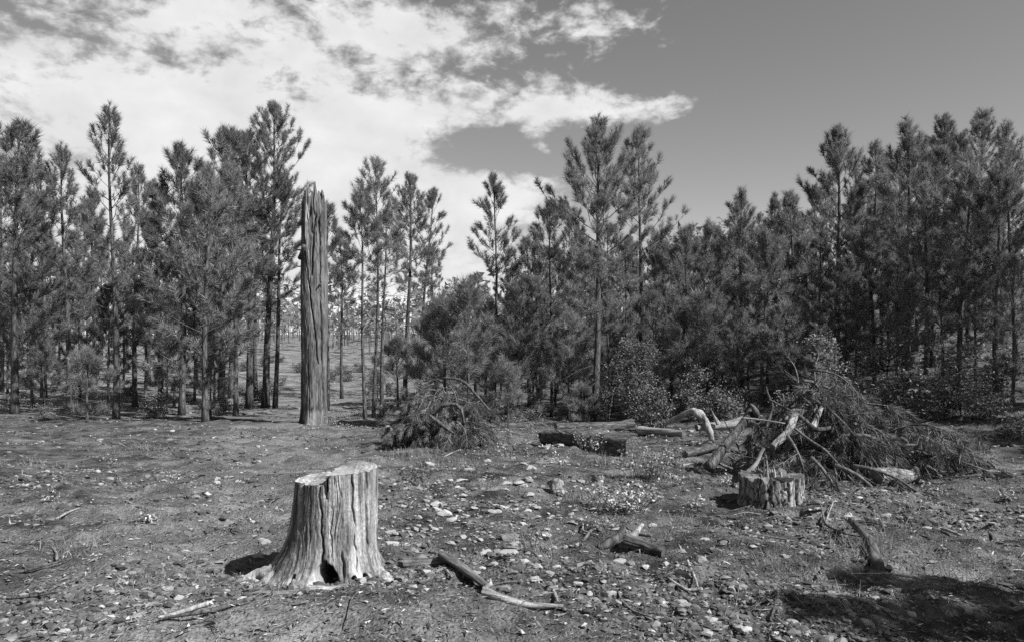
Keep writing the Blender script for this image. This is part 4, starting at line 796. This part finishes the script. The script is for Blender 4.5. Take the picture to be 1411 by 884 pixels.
oakpx(905, 17.5, 522, 26, 'low oak bush beside the pale peeled log', 4, nleaf=2200, low=.05)
oakpx(845, 20.5, 470, 22, 'thin oak sapling leaning on the tallest pine', 5, nleaf=2000)
oakpx(1220, 17.5, 440, 34, 'shaded oak bush on the slope under the dense pines', 6, nleaf=3000, low=.05)
oakpx(1320, 15, 470, 40, 'broad oak bush on the open slope past the dense pines', 7, nleaf=3200, low=.05)
r_b = random.Random(31); BUSH = []; r_s = random.Random(8)
for i in range(3):
    t0 = oak('oak_bush', 'low leafy bush on the ground among the pines, one of many alike', (0, 0, 0), .9, .55, 20+i, nleaf=1500, low=.03, cat='bush', group='low bushes on the forest floor'); BUSH.append(t0)
for i, (px, d) in enumerate([(60, 23), (140, 25), (215, 24), (305, 26), (20, 27), (260, 30), (100, 31), (180, 33), (530, 22), (690, 21.5), (735, 22), (800, 21), (960, 18.5), (1000, 18), (1030, 18.8), (1090, 17), (1180, 16.8), (1250, 15.2), (1290, 17.2), (1350, 14.5), (1385, 17), (1400, 13.2), (1200, 15.5)]+[(r_s.uniform(300, 640), r_s.uniform(27, 60)) for _ in range(34)]):
    x_ = (px-CX)/FPX*d; t = BUSH[i] if i < 3 else None
    if t is None:
        src = BUSH[i % 3]; t = src.copy(); COL.objects.link(t)
        for ch in src.children: c_ = ch.copy(); COL.objects.link(c_); c_.parent = t
    t.location = (x_, d, gz(x_, d)-.02); t.rotation_euler = (0, 0, r_b.uniform(0, 6)); s0 = r_b.uniform(.5, 1.15); t.scale = (s0*r_b.uniform(.9, 1.3), s0, s0)
def weed(label, px, py, hw, hh, seed, n, group=None, size=.019, m=None):
    r = np.random.default_rng(seed); b = G(px, py); d = b.y; B = MB(); P = []; R = hw/FPX*d; Hh = hh/FPX*d; t = thing('leafy_weed', label, 'weed', b, 0, group)
    for i in range(max(6, n//14)):
        a = r.uniform(0, 6.28); rr = R*r.random()**.6; e2 = np.array([math.cos(a)*rr, math.sin(a)*rr*.6, Hh*r.uniform(.45, 1)]); s0 = e2*[.5, .5, 0]
        B.add(*tube([s0+[0, 0, -.02], s0*.6+e2*.4, e2], [.003, .0025, .0015], 3, False)); P.append(s0+(e2-s0)*r.uniform(.35, 1.05, (14, 1))+r.normal(size=(14, 3))*.03)
    link('stems', B.mesh('weed_stems', M_GREYW), t); link('leaves', tri_mesh('weed_leaves', leaves(np.concatenate(P), r, size, .6), m or M_WEED, 4), t)
weed('tall pale-leaved weed clump in front of the sawn end of the dark log', 890, 660, 46, 48, 1, 620)
weed('broad pale-leaved weed patch spreading over the soil before the dark log', 862, 708, 62, 42, 2, 760)
weed('pale weed sprig at the shaded side of the large dark log', 815, 625, 24, 34, 3, 260)
weed('pale weed sprig under the peeled log', 925, 640, 26, 28, 4, 240)
weed('low pale weed tuft beside the upright mossy stub', 780, 640, 22, 18, 5, 90)
weed('small dark leafy weed below the brush pile', 582, 668, 18, 22, 6, 120, m=M_OAK)
for i, (px, py) in enumerate([(700, 602), (722, 612), (690, 618), (735, 600), (760, 622), (668, 606), (905, 690), (935, 668), (1000, 668), (960, 700), (830, 730), (745, 760), (430, 600), (480, 590), (500, 575), (455, 585), (150, 640), (70, 690), (240, 660), (210, 720), (1290, 680), (1330, 730), (1390, 690)]):
    weed('small sprig of pale weed rooted in the bare soil, one of many alike', px, py, RND.uniform(8, 18), RND.uniform(8, 18), 50+i, 56, 'small weed sprigs dotted over the clearing')
# upright mossy stub and grass
a = G(769, 676); log('rotten_stub', 'pale rotten stub standing among the stones', a-Vector((0, 0, .05)), a+Vector((-.05, .06, .10)), .085, .06, M_PLATE, .05, n=14, rough=.35, cat='stub')
a = G(822, 668); log('rotten_stub', 'squat dark stub beside the broad weed patch', a-Vector((0, 0, .05)), a+Vector((.01, .02, .13)), .075, .07, M_PLATE, .02, n=12, rough=.2, cat='stub')
def stalk(px, py, px2, py2, label):
    b = G(px, py); poly_branch('dry_stalk', label, [b-Vector((0, 0, .02)), AT((px+px2)/2+1, (py+py2)/2, b.y), AT(px2, py2, b.y)], [.003, .0025, .0015], M_DRIFT, n=5, cat='stalk')
stalk(1010, 846, 1023, 780, 'single tall dry stalk leaning over the bare soil'); stalk(997, 850, 1003, 822, 'short dry stalk beside the single tall one')

# ------------------------------------------------------------------ stones
def stone_proto(seed, flat):
    r = np.random.default_rng(seed); bm = bmesh.new(); bmesh.ops.create_icosphere(bm, subdivisions=2, radius=1); V = np.array([v.co[:] for v in bm.verts])
    V *= (1+.38*fbm(V*1.3+seed, 2, seed))[:, None]
    for k in range(9):
        n_ = r.normal(size=3); n_ /= np.linalg.norm(n_); c_ = r.uniform(.38, .8); d_ = V@n_; V -= np.outer(np.maximum(0, d_-c_), n_)
    V *= [1, r.uniform(.6, .9), flat]
    for v, p in zip(bm.verts, V): v.co = p
    me = bpy.data.meshes.new('stone'); bm.to_mesh(me); bm.free(); me.materials.append(M_ROCK); return me
STP = [stone_proto(i, f) for i, f in enumerate([.38, .5, .3, .6, .42, .34, .55, .45])]
def stone(px, py, w, label, group=None, k=None):
    p = G(px, py); s = w/FPX*p.y/2*1.28; o = link('stone', STP[RND.randint(0, 7) if k is None else k]); o.location = p+Vector((0, 0, s*.06)); o.scale = (s, s*RND.uniform(.7, 1.2), s*RND.uniform(.7, 1.5))
    o.rotation_euler = (RND.uniform(-.25, .25), RND.uniform(-.25, .25), RND.uniform(-.5, .5)+(PI if RND.random() < .5 else 0)); return tag(o, label, 'stone', group)
stone(699, 742, 36, 'widest pale slab of stone in the rubble below the rotten stub', k=2); stone(697, 765, 25, 'flat-topped pale stone just below the widest slab', k=4)
stone(854, 774, 22, 'pale flat stone under the charred log chunk', k=0); stone(752, 742, 22, 'long narrow pale slab beside the grassy tuft', k=5); stone(765, 668, 20, 'pale stone at the foot of the rotten stub', k=3)
stone(540, 736, 20, 'squarish pale stone close beside the big stump', k=1); stone(985, 759, 21, 'dull oblong stone among the soil near the charred chunk', k=0); stone(367, 748, 15, 'pale pointed stone behind the big stump root', k=3)
MID = [(679, 777, 12), (671, 761, 18), (708, 750, 15), (635, 673, 14), (696, 666, 14), (687, 699, 19), (679, 705, 12), (605, 703, 14), (620, 718, 14), (648, 723, 14), (737, 798, 13), (706, 791, 12), (717, 665, 14), (728, 663, 15), (692, 811, 18), (657, 790, 11), (549, 734, 12),
       (354, 767, 13), (571, 776, 16), (556, 698, 14), (866, 779, 14), (793, 752, 12), (890, 782, 13), (974, 744, 14), (969, 773, 15), (975, 832, 11), (917, 830, 15), (1001, 795, 11), (938, 759, 10), (794, 805, 12), (814, 825, 11), (840, 821, 14), (848, 833, 12), (877, 833, 12), (1000, 749, 13),
       (750, 617, 13), (770, 614, 11), (798, 662, 14), (722, 640, 13), (751, 616, 12), (1082, 767, 10), (1047, 805, 9), (655, 700, 10), (640, 690, 9), (590, 690, 10), (575, 715, 11), (600, 730, 12), (712, 690, 10), (740, 700, 11), (665, 735, 10), (725, 775, 13), (742, 782, 11), (760, 790, 12), (780, 770, 9)]
for px, py, w in MID: stone(px, py, w*1.12, 'pale angular stone of the rubble strewn over the clearing', 'stones strewn over the clearing')
r = np.random.default_rng(4)
n_small = 0
for i in range(330):
    if i < 235: px, py = r.normal(655, 85), r.normal(705, 48)
    elif i < 290: px, py = r.uniform(700, 1050), r.uniform(720, 880)
    else: px, py = r.uniform(0, 1411), r.uniform(640, 880)
    if n_small >= 235 or py < 630 or py > 884 or (355 < px < 550 and py > 760): continue
    stone(px, py, min(19, 7.6*math.exp(r.normal()*.45))*(.75+.3*(py-600)/200), 'small pale stone of the rubble strewn over the clearing', 'small stones strewn over the clearing'); n_small += 1
# gravel, chips and grass too many to count
def scatter(n, dmin, dmax, r, pw=1.6):
    u = r.random(n); q = 1-pw; d = (dmin**q+u*(dmax**q-dmin**q))**(1/q); x_ = d*r.uniform(-.86, .86, n); return x_, d
r = np.random.default_rng(12)
ico = bmesh.new(); bmesh.ops.create_icosphere(ico, subdivisions=1, radius=1); IV = np.array([v.co[:] for v in ico.verts]); IF = np.array([[v.index for v in f.verts] for f in ico.faces]); ico.free()
n = 30000; x_, y_ = scatter(n*3, 2.6, 30, r, 1.35); w_ = fbm(np.stack([x_*.9, y_*.9, 0*x_], -1), 3, 200)+.5*np.exp(-((x_+.3)/1.2)**2-((y_-6.5)/2)**2); w_ = w_-1.2*np.exp(-((x_+1.3)/1.3)**2-((y_-3.5)/.7)**2)-.1*sstep(-.9, -1.8, x_); keep = np.argsort(-(w_+r.normal(size=3*n)*.30))[:n]; x_, y_ = x_[keep], y_[keep]
z_ = gfun(x_, y_); s_ = np.minimum(np.exp(r.normal(size=n)*.5)*.0095, .028)*(1+.06*y_); V = IV[None]*(1+.25*r.normal(size=(n, 12, 1)))*np.stack([s_*r.uniform(.7, 1.5, n), s_*r.uniform(.7, 1.3, n), s_*r.uniform(.35, .8, n)], -1)[:, None, :]
a = r.uniform(0, 6.28, n); ca, sa = np.cos(a)[:, None], np.sin(a)[:, None]; V = np.stack([V[..., 0]*ca-V[..., 1]*sa, V[..., 0]*sa+V[..., 1]*ca, V[..., 2]], -1)+np.stack([x_, y_, z_+s_*.15], -1)[:, None, :]
F = (IF[None]+(np.arange(n)*12)[:, None, None]).reshape(-1, 3); me = bpy.data.meshes.new('gravel'); me.from_pydata(V.reshape(-1, 3).tolist(), [], F.tolist()); me.materials.append(M_GRAVEL)
tag(link('gravel', me), 'small gravel and clods scattered over the bare soil', 'gravel', kind='stuff')
n = 70000; x_, y_ = scatter(n, 2.6, 45, r, 1.3); z_ = gfun(x_, y_); L = np.minimum(np.exp(r.normal(size=n)*.5)*.020, .06)*(1+.05*y_); wd = L*r.uniform(.06, .35, n); a = r.uniform(0, 6.28, n); tl = r.normal(size=n)*.25
u = np.stack([np.cos(a)*np.cos(tl), np.sin(a)*np.cos(tl), np.sin(tl)], -1); v = np.stack([-np.sin(a), np.cos(a), r.normal(size=n)*.5], -1); P = np.stack([x_, y_, z_+.006+np.abs(np.sin(tl))*L*.5+wd*.2], -1)
u *= L[:, None]*.5; v *= wd[:, None]*.5; up = np.array([0, 0, 1])*wd[:, None]*.35
Q = np.stack([np.stack([P-u-v, P-u*.2-v+up*.2, P-u*.2+up], 1), np.stack([P-u-v, P-u*.2+up, P-u+v], 1), np.stack([P-u*.2+up, P-u*.2-v, P+u], 1), np.stack([P-u+v, P-u*.2+up, P+u], 1)], 1).reshape(-1, 3, 3)
tag(link('forest_litter', tri_mesh('forest_litter', Q, M_LITTER)), 'bark chips, twigs and dead needles littering the ground', 'litter', kind='stuff')
T = []
for (px, py, nb, R, h_) in [(735, 745, 160, .16, .14), (745, 765, 120, .12, .12), (800, 690, 120, .2, .12), (830, 640, 120, .12, .22), (600, 640, 260, .5, .13), (560, 625, 220, .45, .14), (640, 640, 200, .4, .12), (520, 640, 160, .3, .12), (690, 625, 140, .3, .12), (950, 720, 120, .2, .1), (1190, 760, 160, .25, .16), (1215, 730, 160, .3, .16),
                             (1085, 790, 120, .2, .12), (1150, 830, 120, .2, .12), (450, 615, 160, .4, .1), (1250, 700, 200, .4, .15), (1330, 780, 180, .4, .15), (100, 760, 160, .3, .12), (230, 800, 160, .25, .1), (40, 640, 180, .5, .12), (200, 620, 180, .5, .12), (900, 850, 80, .15, .06), (340, 560, 160, .6, .15), (470, 568, 200, .6, .15)]:
    g0 = G(px, py); a = r.uniform(0, 6.28, nb); rr = R*r.random(nb)**.6; bx_ = g0.x+np.cos(a)*rr; by_ = g0.y+np.sin(a)*rr; P = np.stack([bx_, by_, gfun(bx_, by_)-.01], -1); d = r.normal(size=(nb, 3))*.5; d[:, 2] = 1; d /= np.linalg.norm(d, axis=1)[:, None]
    s = np.cross(d, r.normal(size=(nb, 3))); s /= np.linalg.norm(s, axis=1)[:, None]; s *= .0016*(1+.12*g0.y); T.append(np.stack([P-s, P+s, P+d*(h_*r.uniform(.5, 1.2, (nb, 1)))], 1))
tag(link('dry_grass', tri_mesh('dry_grass', np.concatenate(T), M_GRASS)), 'sparse tufts of dry grass on the disturbed soil', 'grass', kind='stuff')
